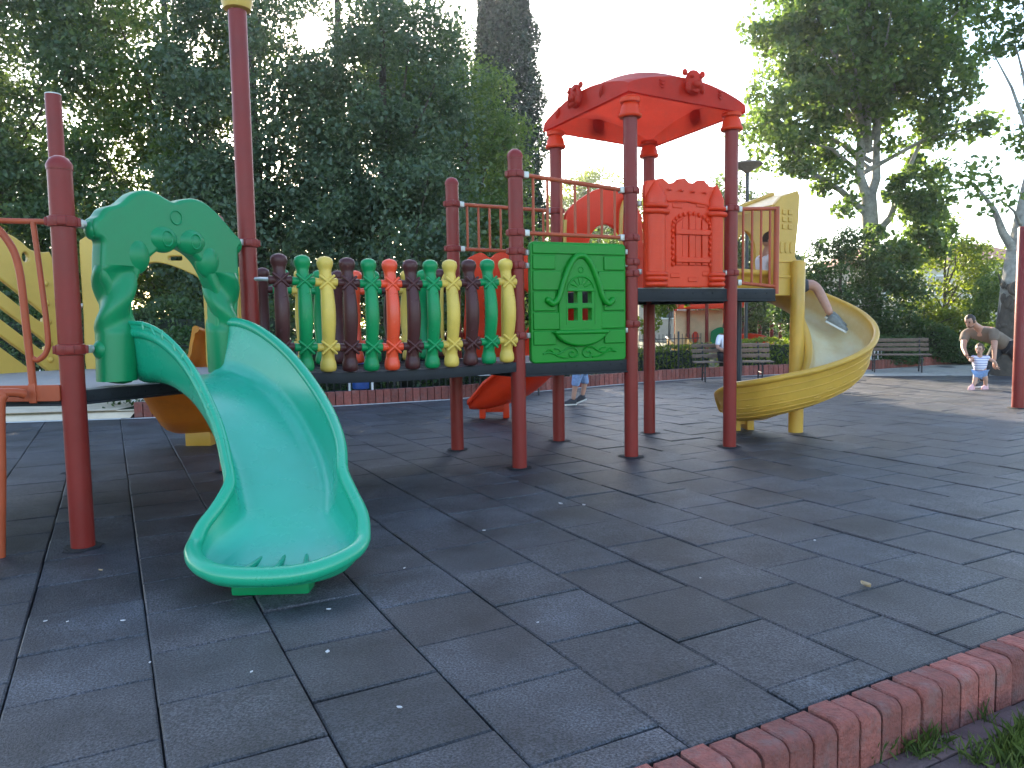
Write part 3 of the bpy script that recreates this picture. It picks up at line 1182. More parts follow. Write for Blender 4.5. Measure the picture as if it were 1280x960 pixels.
# ---- guard rails of bars
def guard(Aw, Bw, z0a, z1a, z0b, z1b, nbar, name='guard_rail', r=.021, endpost=False):
    A, B = Vector((*Aw, 0)), Vector((*Bw, 0))
    e = (B - A).normalized()
    L_ = (B - A).length
    m = MB()
    a0, b0 = A + e * .07, B - e * (.07 if not endpost else 0)
    m.tube([a0 + Vector((0, 0, z1a)), b0 + Vector((0, 0, z1b))], r, 12)
    m.tube([a0 + Vector((0, 0, z0a)), b0 + Vector((0, 0, z0b))], r * .9, 12)
    for i in range(nbar):
        t = (i + .75) / (nbar + .5)
        p = a0.lerp(b0, t)
        m.tube([p + Vector((0, 0, z0a + (z0b - z0a) * t)), p + Vector((0, 0, z1a + (z1b - z1a) * t))], .0135, 10)
    if endpost:
        m.tube([b0 + Vector((0, 0, z0b - .08)), b0 + Vector((0, 0, z1b + .02))], .03, 12)
    o = m.build(name, M_RAIL, play)
    k = MB()
    rot = Matrix.Rotation(math.atan2(e.y, e.x), 3, 'Z')
    for p, zs in ((A + e * .105, (z0a, z1a)),) + (() if endpost else ((B - e * .105, (z0b, z1b)),)):
        for z in zs:
            k.box(p + Vector((0, 0, z)), (.05, .055, .06), rot, .008)
    k.build('bracket', M_STEEL, o)
    return o


guard(MG(0, 0), MG(1, 0), 2.20, 2.73, 2.19, 2.65, 7)
guard(MG(0, 1), MG(1, 1), 2.17, 2.64, 2.15, 2.62, 8)
guard(MG(2, 0), MG(2.5, 0), 1.76, 2.53, 1.72, 2.56, 4, endpost=True)

# ---- green window panel
fr = frame(MG(0, 0), MG(1, 0))
fr_ = lambda s_, z, d=0.: fr(s_, z, d)
X0, X1, Z0, Z1 = .125, 1.165, .985, 2.125
cx = (X0 + X1) / 2
wz0, wz1 = 1.40, 1.76         # window: four open panes and a fan light
holes = []
for ix in (-1, 1):
    for iz in (0, 1):
        xa = cx + (.028 if ix > 0 else -.128) - .01
        za = 1.385 + iz * .165
        holes.append(rrect(xa, za, xa + .10, za + .112, .008))
m = MB().panel(fr_, rrect(X0, Z0, X1, Z1, .045, 6), holes, -.03, .035, .014, 3)
rows = [(1.155, 1.29), (1.30, 1.465), (1.475, 1.66), (1.67, 1.855), (1.865, 2.0)]
for i, (za, zb) in enumerate(rows):                   # raised stone courses
    for (xa, xb) in ((X0 + .02, X0 + .255), (X0 + .27, cx - .20)) if i % 2 == 0 else ((X0 + .02, cx - .20),):
        cut = .10 if i >= 3 else 0
        if i == 4:
            xb = min(xb, X0 + .34)
        if xb - xa > .06:
            m.panel(fr_, rrect(xa, za, xb - (.0 if i < 3 else 0), zb, .012), [], .02, .052, .010)
            m.panel(fr_, rrect(2 * cx - xb, za, 2 * cx - xa, zb, .012), [], .02, .052, .010)
m.panel(fr_, rrect(X0 + .02, 2.01, X1 - .02, Z1 - .015, .012), [], .02, .050, .010)
gp_ = m.build('window_panel', M_PANELG, play, 45)
# door-shaped surround, hood mould, fan light, sill, scrolls
oo = [(cx - .235, 1.20), (cx - .235, 1.60), (cx - .20, 1.78), (cx - .12, 1.93), (cx, 2.01), (cx + .12, 1.93), (cx + .20, 1.78), (cx + .235, 1.60), (cx + .235, 1.20)]
ho = [[(p[0], p[1]) for p in h_] for h_ in holes]
m = MB().panel(fr_, oo, ho, .02, .060, .010)
m.tube([fr_(x, z, .062) for x, z in sm2([(cx - .34, 1.565), (cx - .30, 1.545), (cx - .24, 1.60), (cx - .19, 1.74), (cx - .12, 1.90), (cx - .05, 1.985), (cx, 1.998), (cx + .05, 1.985), (cx + .12, 1.90), (cx + .19, 1.74), (cx + .24, 1.60), (cx + .30, 1.545), (cx + .34, 1.565)], 5, False)], .030, 12, round_end=True)
for q in (-1, 1):
    m.ball(fr_(cx + q * .35, 1.575, .06), .034, 12)
emb_ring(m, fr_, cx, 1.865, .026, .061, .006)
for r_ in (.145,):
    m.tube([fr_(cx + r_ * math.cos(R(a)), 1.665 + .14 * math.sin(R(a)), .062) for a in range(0, 181, 12)], .010, 8)
for a in (30, 55, 78, 102, 125, 150):
    m.tube([fr_(cx + .045 * math.cos(R(a)), 1.68 + .045 * math.sin(R(a)), .060), fr_(cx + .135 * math.cos(R(a)), 1.665 + .13 * math.sin(R(a)), .060)], .007, 6)
m.box(fr_(cx, 1.675, .058), (.29, .02, .03), Matrix((fr_(1, 0) - fr_(0, 0), fr_(0, 0, 1) - fr_(0, 0), Vector((0, 0, 1)))).transposed(), .006)
for xx in (-.155, .155):
    m.tube([fr_(cx + xx, 1.345, .058), fr_(cx + xx, 1.67, .058)], .009, 6)
m.build('window_frame', M_PANELG, gp_, 50)
m = MB().panel(fr_, sm2([(cx - .28, 1.285), (cx - .28, 1.255), (cx - .27, 1.235), (cx - .2, 1.18), (cx - .1, 1.145), (cx, 1.135), (cx + .1, 1.145), (cx + .2, 1.18), (cx + .27, 1.235), (cx + .28, 1.255), (cx + .28, 1.285)], 3), [], .03, .085, .02)
m.tube([fr_(cx - .27, 1.272, .075), fr_(cx + .27, 1.272, .075)], .024, 10, round_end=True)
m.build('window_sill', M_PANELG, gp_, 50)
m = MB()
for q in (-1, 1):
    sc_ = []
    for i in range(30):
        a = i / 29 * 3.6 * math.pi / 1.8
        rr = .062 * (1 - i / 36)
        sc_.append(fr_(cx + q * (.085 + rr * math.cos(a + 2.6) * 1.0), 1.068 + rr * math.sin(a + 2.6) * .8, .040))
    m.tube(sc_, .0085, 6)
    m.tube([fr_(cx + q * x, z, .040) for x, z in sm2([(.03, 1.09), (.07, 1.125), (.14, 1.12), (.2, 1.085), (.27, 1.07), (.34, 1.085), (.40, 1.075)], 4, False)], .009, 6)
    m.tube([fr_(cx + q * x, z, .040) for x, z in sm2([(.13, 1.03), (.2, 1.035), (.26, 1.055), (.31, 1.10), (.345, 1.108), (.36, 1.095)], 4, False)], .008, 6)
    m.tube([fr_(cx + q * x, z, .040) for x, z in sm2([(.21, 1.09), (.24, 1.115), (.28, 1.12)], 4, False)], .007, 6)
m.build('scroll_relief', M_PANELG, gp_, 50)
k = MB()
for z in (1.25, 1.90, 2.02):
    k.box(fr(.10, z, .01), (.05, .05, .05), rotf, .008).box(fr(1.18, z + .03, .01), (.05, .05, .05), rotf, .008)
k.build('bracket', M_STEEL, gp_)

# ---- orange castle panel
fr = frame(MG(1, 0), MG(2, 0))
ca, cb = .148, 1.125
zb, zt = 1.705, 2.72
oo = [(ca + .01, zb), (ca + .01, 2.58), (ca, 2.60), (ca, 2.70), (ca + .03, 2.755), (ca + .13, 2.775), (ca + .22, 2.79), (ca + .29, 2.745), (ca + .36, 2.755), (ca + .41, 2.795), (ca + .49, 2.805), (ca + .54, 2.765), (ca + .60, 2.762),
      (ca + .65, 2.795), (ca + .73, 2.80), (ca + .79, 2.745), (ca + .84, 2.74), (ca + .90, 2.75), (ca + .95, 2.66), (cb, 2.56), (cb, 2.48), (cb - .01, 2.44), (cb - .01, zb)]
m = MB().panel(fr, oo, [], -.03, .03, .014, 3)
emb = lambda mm, loop, a, b, bv=.008: mm.panel(fr, loop, [], a, b, bv)
for x0, x1 in ((ca, ca + .26), (cb - .20, cb)):
    m.loft([[fr(x0 + .02 + (x1 - x0 - .04) * (1 - math.cos(math.pi * j / 10)) / 2, z, .03 + .055 * math.sin(math.pi * j / 10)) for j in range(11)] for z in (zb + .14, 2.43)], closed=False, caps=False)
    for z, h_ in ((zb + .03, .05), (zb + .085, .045), (zb + .13, .04)):
        m.tube([fr(x0 + .02 + (x1 - x0 - .04) * (1 - math.cos(math.pi * j / 10)) / 2, z, .035 + .05 * math.sin(math.pi * j / 10)) for j in range(11)], .026, 8)
    m.tube([fr(x0 + (x1 - x0) * (1 - math.cos(math.pi * j / 10)) / 2, 2.455, .035 + .055 * math.sin(math.pi * j / 10)) for j in range(11)], .028, 8)
    m.tube([fr(x0 + .01 + (x1 - x0 - .02) * (1 - math.cos(math.pi * j / 10)) / 2, 2.515, .035 + .05 * math.sin(math.pi * j / 10)) for j in range(11)], .022, 8)
    # turret tip
    xm = (x0 + x1) / 2
    m.loft([[fr(xm + (x1 - x0 - .02) / 2 * math.cos(math.pi * j / 10) * k_, z, .03 + .06 * k_ * math.sin(math.pi * j / 10)) for j in range(11)] for z, k_ in ((2.53, .95), (2.60, 1.0), (2.68, .62), (2.745, .2), (2.765, .03))], closed=False, caps=False)
    for zz_ in np.arange(zb + .2, 2.42, .075):        # stone joints of the turrets
        xs = x0 + .03
        m.tube([fr(x0 + .03 + (x1 - x0 - .06) * (1 - math.cos(math.pi * j / 10)) / 2, zz_, .033 + .053 * math.sin(math.pi * j / 10)) for j in range(11)], .0035, 4)
for i in range(4):                       # merlon lips
    x = ca + .30 + i * .145
    m.box(fr(x, 2.68 - .004 * i, .035), (.075, .016, .02), rotf, .004)
m.tube([fr(ca + .27, 2.565, .03), fr(ca + .5, 2.575, .036), fr(cb - .2, 2.545, .03)], .012, 8)
for x, z in ((ca + .30, 1.80), (ca + .52, 1.76), (ca + .70, 1.82), (ca + .33, 2.50), (ca + .62, 2.52)):
    emb(m, rrect(x, z, x + .12, z + .05, .01), .02, .038)
cas = m.build('castle_panel', M_RED, play, 45)
m = MB()
dx0, dx1 = .50, .925
for i in range(5):
    xa = dx0 + .01 + i * (dx1 - dx0 - .02) / 5
    xb_ = xa + (dx1 - dx0 - .02) / 5 - .008
    def ztop(x):
        u = (x - (dx0 + dx1) / 2) / ((dx1 - dx0) / 2)
        return 2.33 + .10 * (1 - u * u)
    d_ = .052 if i % 2 == 0 else .042
    m.panel(fr, [(xa, 1.93), (xb_, 1.93), (xb_, ztop(xb_)), ((xa + xb_) / 2, ztop((xa + xb_) / 2)), (xa, ztop(xa))], [], .02, d_, .006)
for z in (1.955, 2.235):
    m.panel(fr, rrect(dx0, z, dx1, z + .055, .01), [], .02, .068, .008)
arc = [(dx0 - .02, 1.91), (dx0 - .02, 2.30)] + [((dx0 + dx1) / 2 + (dx1 - dx0 + .04) / 2 * math.cos(R(a)), 2.32 + .135 * math.sin(R(a))) for a in range(170, 9, -16)] + [(dx1 + .02, 2.30), (dx1 + .02, 1.91)]
acc = [fr(x, z, .035) for x, z in arc]
for i, (a, b) in enumerate(zip(acc, acc[1:])):
    n_ = max(1, int((b - a).length / .055))
    for j in range(n_):
        m.ball(a.lerp(b, (j + .5) / n_), (.022, .02, .026), 8, rotf)
m.build('plank_door', M_RED, cas, 45)
k = MB()
for z in (1.86, 2.53):
    k.box(fr(.10, z, .0), (.06, .05, .05), rotf, .008).box(fr(1.17, z, 0), (.06, .05, .05), rotf, .008)
k.build('bracket', M_STEEL, cas)

# ---- red roof on the four tall posts
m = MB()
Q = [Vector((*MG(*p), z)) for p, z in (((1, 0), 3.60), ((2, 0), 3.535), ((2, 1), 3.47), ((1, 1), 3.545))]


def roof_pt(a, b, dz=0.):
    a2, b2 = -.07 + 1.14 * a, -.07 + 1.14 * b
    p = Q[0] * (1 - a2) * (1 - b2) + Q[1] * a2 * (1 - b2) + Q[2] * a2 * b2 + Q[3] * (1 - a2) * b2
    ed = max(0, math.sin(math.pi * a)) ** .8 * .19 * abs(1 - 2 * b) ** 1.5 + max(0, math.sin(math.pi * b)) ** .8 * .19 * abs(1 - 2 * a) ** 1.5
    dome = .46 * (max(0, math.sin(math.pi * a) * math.sin(math.pi * b))) ** .62
    cor = .045
    return p + Vector((0, 0, max(ed, dome) * .55 + (ed + dome) * .25 + cor + dz))


NR = 28
top = [[roof_pt(i / NR, j / NR) for j in range(NR + 1)] for i in range(NR + 1)]
vs = [p for r_ in top for p in r_]
fs = []
idx = lambda i, j: i * (NR + 1) + j
for i in range(NR):
    for j in range(NR):
        fs.append((idx(i, j), idx(i + 1, j), idx(i + 1, j + 1), idx(i, j + 1)))
per = [(i, 0) for i in range(NR)] + [(NR, j) for j in range(NR)] + [(NR - i, NR) for i in range(NR)] + [(0, NR - j) for j in range(NR)]
b2 = len(vs)


def eave(a, b, z):
    a2, b2_ = -.075 + 1.15 * a, -.075 + 1.15 * b
    p = Q[0] * (1 - a2) * (1 - b2_) + Q[1] * a2 * (1 - b2_) + Q[2] * a2 * b2_ + Q[3] * (1 - a2) * b2_
    return p + Vector((0, 0, z))


for i, j in per:
    vs.append(eave(i / NR, j / NR, -.035))
for i, j in per:
    vs.append(eave(.03 + .94 * i / NR, .03 + .94 * j / NR, -.035))
n = len(per)
for k in range(n):
    k2 = (k + 1) % n
    t0, t1 = idx(*per[k]), idx(*per[k2])
    fs.append((t0, b2 + k, b2 + k2, t1))
    fs.append((b2 + k, b2 + n + k, b2 + n + k2, b2 + k2))
m.add(vs, fs)
c = roof_pt(.5, .5)
m.ball(c, (.13, .13, .05), 16)
roof = m.build('roof_canopy', M_ROOF, play, 50)
Rf = Matrix.Rotation


def beast(c, out):
    """small moulded animal mask: muzzle, brows, ears, mane"""
    m = MB()
    ang = math.atan2(out.y, out.x)
    rot = Rf(ang, 3, 'Z')
    P = lambda x, y, z: Vector(c) + rot @ Vector((x * 1.1, y * 1.25, z * 1.2))
    m.ball(P(0, 0, 0), (.055, .10, .125), 16, rot)
    m.ball(P(.05, 0, -.02), (.035, .055, .045), 12, rot)
    m.ball(P(.065, 0, .0), (.02, .022, .016), 10, rot)
    for q in (-1, 1):
        m.ball(P(.045, q * .045, .04), (.02, .022, .02), 10, rot)
        m.ball(P(.0, q * .085, .075), (.025, .03, .035), 10, rot)
        m.ball(P(.02, q * .07, -.05), (.03, .03, .05), 10, rot)
    m.ball(P(.035, 0, -.075), (.03, .04, .025), 10, rot)
    return m


nrm = [Vector((.40, -.915, 0)), Vector((.9, .44, 0)), Vector((-.4, .915, 0)), Vector((-.915, -.44, 0))]
for (a, b), nv in zip(((.52, 0), (1, .5), (.5, 1), (0, .55)), nrm):
    p = eave(a, b, 0)
    beast(p + Vector((0, 0, .15)) + nv * .03, nv).build('animal_mask', M_ROOF, roof, 60)
m = MB()
for (s_, mk) in (((.27, 0), 0), ((.77, 0), 0), ((0, .28), 1), ((0, .80), 1)):
    nv = nrm[0] if mk == 0 else nrm[3]
    tv = Vector((-nv.y, nv.x, 0))
    for q in (-1, 0, 1):
        c = eave(s_[0], s_[1], .085 + .03 * q * (1 if mk == 0 else .4)) + nv * .004
        if mk == 0:
            m.tube([c - tv * .035 + Vector((0, 0, .018)), c + nv * .004, c + tv * .035 + Vector((0, 0, .012))], [.004, .009, .004], 8)
        else:
            c += tv * q * .022
            m.tube([c + Vector((0, 0, -.045)), c + nv * .006, c + Vector((0, 0, .05))], [.004, .011, .004], 8)
m.build('leaf_relief', M_ROOF, roof)

# ---- red slide leaving the back of the low tower deck
rp_ = [(1.10, 8.93), (.95, 9.5), (.75, 10.1), (.2, 10.75), (-.55, 10.95)]
path, ww, HH = [], [], []
for i in range(41):
    t = i / 40
    p = bez(rp_, t)
    path.append((p.x, p.y, interp([0, .1, .25, .5, .72, .85, .93, 1], [1.72, 1.70, 1.48, .92, .40, .22, .17, .18], t)))
    ww.append(interp([0, .6, .85, .95, 1], [.36, .31, .37, .34, .24], t))
    HH.append(interp([0, .1, .7, .88, 1], [.37, .40, .42, .32, .08], t))
zz = np.array([p[2] for p in path])
for _ in range(6):
    zz[1:-1] = (zz[:-2] + 2 * zz[1:-1] + zz[2:]) / 4
path = [(p[0], p[1], z) for p, z in zip(path, zz)]
rsl = MB().loft(chute_rings(path, ww, HH, .03, .04, .22, .1)).build('slide', M_RED, play, 55, label='orange red slide descending from the high deck')
m = MB()
for dx in (-.17, .17):
    m.box((-.26 + dx, 10.87, .12), (.09, .22, .22), None, .02)
m.box((-.26, 10.87, .16), (.30, .16, .12), None, .015)
m.build('foot', M_RED, rsl)
fr = frame(MG(0, 1), MG(1, 1), flip=True)
oo = [(.13, 1.0), (.13, 1.6), (.15, 2.02), (.22, 2.10), (.32, 2.135), (.42, 2.08), (.50, 2.135), (.60, 2.14), (.70, 2.08), (.80, 2.135), (.95, 2.13), (1.05, 2.05), (1.10, 1.9), (1.12, 1.0), (.98, 1.0), (.95, 1.55), (.86, 1.72), (.74, 1.74), (.66, 1.66), (.62, 1.5), (.60, 1.0)]
hl = [rrect(.33, z, .345, z + .05, .006) for z in np.arange(1.1, 2.0, .09)]
MB().panel(fr, sm2(oo, 3), hl, -.03, .03, .012).build('entry_arch', M_RED, play, label='orange red wavy entry panel of the low slide')
# red arch panel at the back of the high deck, with yellow edging
fr = frame(MG(1, 1), MG(2, 1), flip=True)
oo = [(.09, 1.70), (.09, 2.3), (.10, 2.55), (.16, 2.66), (.30, 2.77), (.52, 2.89), (.70, 2.90), (.86, 2.88), (1.0, 2.78), (1.12, 2.6), (1.14, 2.3), (1.14, 1.7), (.90, 1.7), (.88, 2.1), (.82, 2.38), (.70, 2.48), (.58, 2.49), (.47, 2.42), (.41, 2.28), (.38, 2.0), (.36, 1.7)]
ra = MB().panel(fr, sm2(oo, 3), [], -.03, .03, .012).build('entry_arch', M_RED, play, label='red arched panel at the back of the high deck')
m = MB()
m.tube([fr(x, z, -.05) for x, z in sm2([(.075, 1.7), (.075, 2.3), (.085, 2.52)], 3, False)], .022, 8)
m.tube([fr(x, z, -.08) for x, z in sm2([(.80, 1.75), (.80, 2.5), (.83, 2.72), (.90, 2.80), (.98, 2.82), (1.0, 2.72), (1.0, 1.75)], 4, False)], .024, 8)
m.build('edging', M_YEL, ra)

# ---- yellow spiral slide
SC = Vector((3.37, 9.10, 0))
SR = .53
path, ww, HH, HI = [], [], [], []
ang0, ang1 = 114, -205
n0 = 10
st = SC + Vector((SR * math.cos(R(ang0)), SR * math.sin(R(ang0)), 0))
hd = Vector((math.sin(R(ang0)), -math.cos(R(ang0)), 0))
for i in range(n0):
    p = st - hd * (.72 * (1 - i / n0))
    path.append((p.x, p.y, 1.69 - .02 * i / n0))
n1 = 76
for i in range(n1 + 1):
    t = i / n1
    a = ang0 + (ang1 - ang0) * t
    z = interp([0, .06, .17, .36, .5, .64, .8, .92, 1], [1.67, 1.62, 1.36, .95, .64, .42, .24, .17, .17], t)
    path.append((SC.x + SR * math.cos(R(a)), SC.y + SR * math.sin(R(a)), z))
for i in range(len(path)):
    t = i / (len(path) - 1)
    ww.append(interp([0, .9, 1], [.29, .30, .25], t))
    HH.append(interp([0, .16, .3, .85, .96, 1], [.24, .30, .40, .40, .28, .08], t))
    HI.append(interp([0, .12, .2, .85, .96, 1], [.24, .24, .20, .18, .12, .04], t))
zz = np.array([p[2] for p in path])
for _ in range(10):
    zz[1:-1] = (zz[:-2] + 2 * zz[1:-1] + zz[2:]) / 4
path = [(p[0], p[1], z) for p, z in zip(path, zz)]
srings = chute_rings(path, ww, HH, .03, .036, .2, .12, H2=HI)
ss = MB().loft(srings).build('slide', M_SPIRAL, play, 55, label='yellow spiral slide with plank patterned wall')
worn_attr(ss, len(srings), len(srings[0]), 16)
# raised plank lines and grain marks round the outer wall
m = MB()
rd = random.Random(5)
for a_, b_, f_ in ((-9, -10, .35), (-9, -10, .8), (-11, -12, .0), (-12, -13, .0), (-13, -14, .0)):
    m.tube([Vector(srings[i][a_]).lerp(Vector(srings[i][b_]), f_) for i in range(16, len(srings) - 2)], .0075, 6)
for k in range(46):                        # small grain marks between the planks
    i = rd.randrange(20, len(srings) - 4)
    a_ = rd.choice((-10, -11, -12))
    c = Vector(srings[i][a_]).lerp(Vector(srings[i][a_ - 1]), .5)
    t_ = (Vector(srings[i + 1][a_]) - Vector(srings[i][a_])).normalized()
    m.tube([c - t_ * .04, c + Vector((0, 0, rd.uniform(-.012, .012))), c + t_ * .04], [.003, .010, .003], 6, round_end=True)
m.build('plank_relief', M_SPIRAL, ss, 60)
m = MB().lathe([(.075, -.01), (.085, .0), (.088, .5), (.082, 1.4), (.086, 2.02), (.07, 2.05), (.01, 2.06)], SC + Vector((.05, -.02, 0)), 20)
m.build('support_post', M_SPIRAL, ss)
m = MB().box((SC.x - .42, SC.y + .36, .10), (.09, .3, .24), None, .02).box((SC.x - .60, SC.y + .30, .10), (.09, .28, .24), None, .02).box((SC.x - .5, SC.y + .33, .14), (.2, .12, .16), None, .015)
m.build('foot', M_SPIRAL, ss)
# hood over the entry: near wall, far wall with arched opening, sloping roof
nA, nB = Vector((3.09, 9.02)), Vector((3.43, 9.17))
fr = frame(nA, nB)
nl = (nB - nA).length
m = MB().panel(fr, [(0, 1.64), (0, 2.66), (.0, 2.70), (.10, 2.80), (nl - .02, 2.88), (nl + .01, 2.82), (nl, 2.55), (nl - .03, 2.3), (nl - .05, 2.1), (nl, 2.04), (nl, 1.64)], [], -.03, .04, .012)
for i in range(2):
    for j in range(3):
        m.panel(fr, rrect(.11 + i * .09, 2.42 + j * .085, .17 + i * .09, 2.48 + j * .085, .01), [], .03, .052, .006)
for i in range(3):
    m.panel(fr, rrect(.08 + i * .075, 2.14, .13 + i * .075, 2.27, .02), [], .03, .05, .006)
m.panel(fr, rrect(.0, 2.03, nl, 2.06, .01), [], .03, .055, .006)
m.panel(fr, rrect(.0, 1.85, nl, 1.88, .01), [], .03, .055, .006)
hood = m.build('hood_side', M_SPIRAL, ss)
fA, fB = Vector((2.42, 9.68)), Vector((3.42, 10.05))
fr = frame(fA, fB)
fl = (fB - fA).length
m = MB().panel(fr, [(0, 1.66), (0, 2.55), (.25, 2.66), (fl, 2.96), (fl, 1.66)], [sm2([(.50, 1.95), (.50, 2.25), (.56, 2.42), (.65, 2.50), (.75, 2.42), (.80, 2.25), (.80, 1.95), (.72, 1.86), (.58, 1.86)], 4)], -.03, .03, .012)
for i in range(3):
    m.panel(fr, rrect(.34, 2.15 + .1 * i, .41, 2.20 + .1 * i, .01), [], .02, .05, .006)
m.tube([fr(0, 2.57, .02), fr(.25, 2.68, .02), fr(fl, 2.98, .02)], .035, 10, round_end=True)
m.build('hood_side', M_SPIRAL, ss)
q = [Vector((2.75, 9.05, 2.72)), Vector((3.43, 9.14, 2.87)), Vector((3.42, 10.05, 2.97)), Vector((2.65, 9.78, 2.68))]
q[0] = Vector((3.08, 9.0, 2.70))
m = MB().add([*q, *[p - Vector((0, 0, .04)) for p in q]], [(0, 1, 2, 3), (7, 6, 5, 4), (0, 4, 5, 1), (1, 5, 6, 2), (2, 6, 7, 3), (3, 7, 4, 0)])
m.build('hood_roof', M_SPIRAL, ss)

# ------------------------------------------------------------------ vegetation
def leaf_object(name, P, size, m, parent=None, aspect=.6, droop=.15, **tags):
    """one small bent leaf (two faces) at every point of P"""
    P = np.asarray(P, dtype=np.float64)
    if tags.get('kind') is None and len(P) > 3000:      # the gap the low sun shines through
        v = P - np.array([0, 0, HCAM])
        a = np.degrees(np.arccos(np.clip((v @ np.array(SUN)) / np.linalg.norm(v, axis=1), -1, 1)))
        pr = np.where(a < 1.0, 1.0, np.where(a < 3.6, .72 * (1 - (a - 1.0) / 2.6), 0))
        P = P[rng.random(len(P)) > pr]
    n = len(P)
    ax = rng.normal(size=(n, 3))
    ax[:, 2] = ax[:, 2] * .8 - droop
    ax /= np.linalg.norm(ax, axis=1)[:, None]
    b = rng.normal(size=(n, 3))
    b[:, 2] *= .7
    b -= ax * (b * ax).sum(1)[:, None]
    b /= np.linalg.norm(b, axis=1)[:, None]
    nn_ = np.cross(ax, b)
    L_ = size * rng.uniform(.65, 1.3, n)[:, None]
    W = L_ * aspect
    base_ = P - ax * L_ * .5
    tip = P + ax * L_ * .5 - np.array([0, 0, .12]) * L_
    fold = nn_ * W * rng.uniform(-.3, .3, n)[:, None]
    l = P + b * W * .5 + fold
    r = P - b * W * .5 + fold
    V = np.stack([base_, r, tip, l], 1).reshape(-1, 3)
    me = bpy.data.meshes.new(name)
    me.vertices.add(4 * n)
    me.vertices.foreach_set('co', V.ravel().astype(np.float32))
    me.loops.add(4 * n)
    me.polygons.add(n)
    me.loops.foreach_set('vertex_index', np.arange(4 * n, dtype=np.int32))
    me.polygons.foreach_set('loop_start', np.arange(0, 4 * n, 4, dtype=np.int32))
    me.update(calc_edges=True)
    me.materials.append(m)
    return link(name, me, parent, **tags)


def crown_points(ells, ncl, per, rcl, shell=.55):
    """leaf positions: clumps spread through a few ellipsoids, more of them near the outside"""
    vol = np.array([e[3] * e[4] * e[5] for e in ells])
    pick = rng.choice(len(ells), ncl, p=vol / vol.sum())
    E_ = np.array(ells)[pick]
    d = rng.normal(size=(ncl, 3))
    d /= np.linalg.norm(d, axis=1)[:, None]
    rr = shell + (1 - shell) * rng.random(ncl) ** .6
    rr *= rng.uniform(.82, 1.1, ncl)
    c = E_[:, :3] + d * rr[:, None] * E_[:, 3:]
    out = []
    for i in range(ncl):
        k = int(per * rng.uniform(.5, 1.5))
        q = rng.normal(size=(k, 3))
        q /= np.linalg.norm(q, axis=1)[:, None]
        q *= (rng.random(k) ** .45)[:, None] * rcl * rng.uniform(.6, 1.35)
        q[:, 2] *= .75
        out.append(c[i] + q)
    return np.concatenate(out), c


def limbs(m, base, top, r, cl, nlimb, rl):
    """tapered trunk with limbs reaching for the clumps"""
    b, t = Vector(base), Vector(top)
    pts = []
    for i in range(9):
        s_ = i / 8
        w = Vector((math.sin(s_ * 5 + b.x) * .06, math.cos(s_ * 4 + b.y) * .06, 0)) * (t - b).length * .12
        pts.append(b.lerp(t, s_) + w * s_)
    m.tube(pts, [r * (1.25 if i == 0 else 1) * (1 - .72 * i / 8) for i in range(9)], 10)
    idx_ = rng.choice(len(cl), min(nlimb, len(cl)), replace=False)
    for k in idx_:
        c = Vector(cl[k])
        s_ = min(.92, max(.22, (c.z - b.z) / max(.1, (t.z - b.z)) - random.uniform(.15, .35)))
        j = int(s_ * 8)
        o = pts[j]
        mid = o.lerp(c, .5) + Vector((random.uniform(-.2, .2), random.uniform(-.2, .2), random.uniform(-.1, .35)))
        q = [o, o.lerp(mid, .5) + Vector((0, 0, .05)), mid, mid.lerp(c, .55), c]
        r0 = rl * random.uniform(.6, 1.1)
        m.tube(q, [r0, r0 * .8, r0 * .55, r0 * .35, r0 * .12], 6)


L_DARK = leaf_mat('dark_broad_leaf', (0.049, 0.085, 0.044), (0.107, 0.159, 0.073), .46, rough=.45)
L_MID = leaf_mat('mid_broad_leaf', (0.054, 0.102, 0.034), (0.128, 0.183, 0.055), .5)
L_BLUE = leaf_mat('blue_green_leaf', (0.054, 0.090, 0.059), (0.112, 0.159, 0.098), .42, rough=.42)
L_POP = leaf_mat('poplar_leaf', (0.049, 0.100, 0.032), (0.134, 0.201, 0.063), .5)
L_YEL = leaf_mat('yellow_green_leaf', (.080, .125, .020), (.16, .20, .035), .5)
L_CYP = leaf_mat('cypress_spray', (.016, .034, .018), (.036, .060, .028), .2)
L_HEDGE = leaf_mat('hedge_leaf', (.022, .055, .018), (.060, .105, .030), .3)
L_TOPI = leaf_mat('box_leaf', (.028, .072, .022), (.062, .115, .034), .28)
L_GRASS = leaf_mat('grass_blade', (.045, .075, .018), (.10, .13, .04), .35)


def tree(name, label, base, height, ells, ncl, per, rcl, lsize, lm, tr, nlimb=16, rl=.07, bark=None, group=None, cat='tree', trunk_top=None, lean=(0, 0), shell=.55):
    root = thing(name, label, cat, (base[0], base[1], 0.1), group)
    P, cl = crown_points(ells, ncl, per, rcl, shell)
    m = MB()
    tt = trunk_top or (base[0] + lean[0], base[1] + lean[1], height * .86)
    limbs(m, (base[0], base[1], .05), tt, tr, cl, nlimb, rl)
    m.build('trunk', bark or M_BARK, root, 60)
    leaf_object('crown', P, lsize, lm, root)
    return root


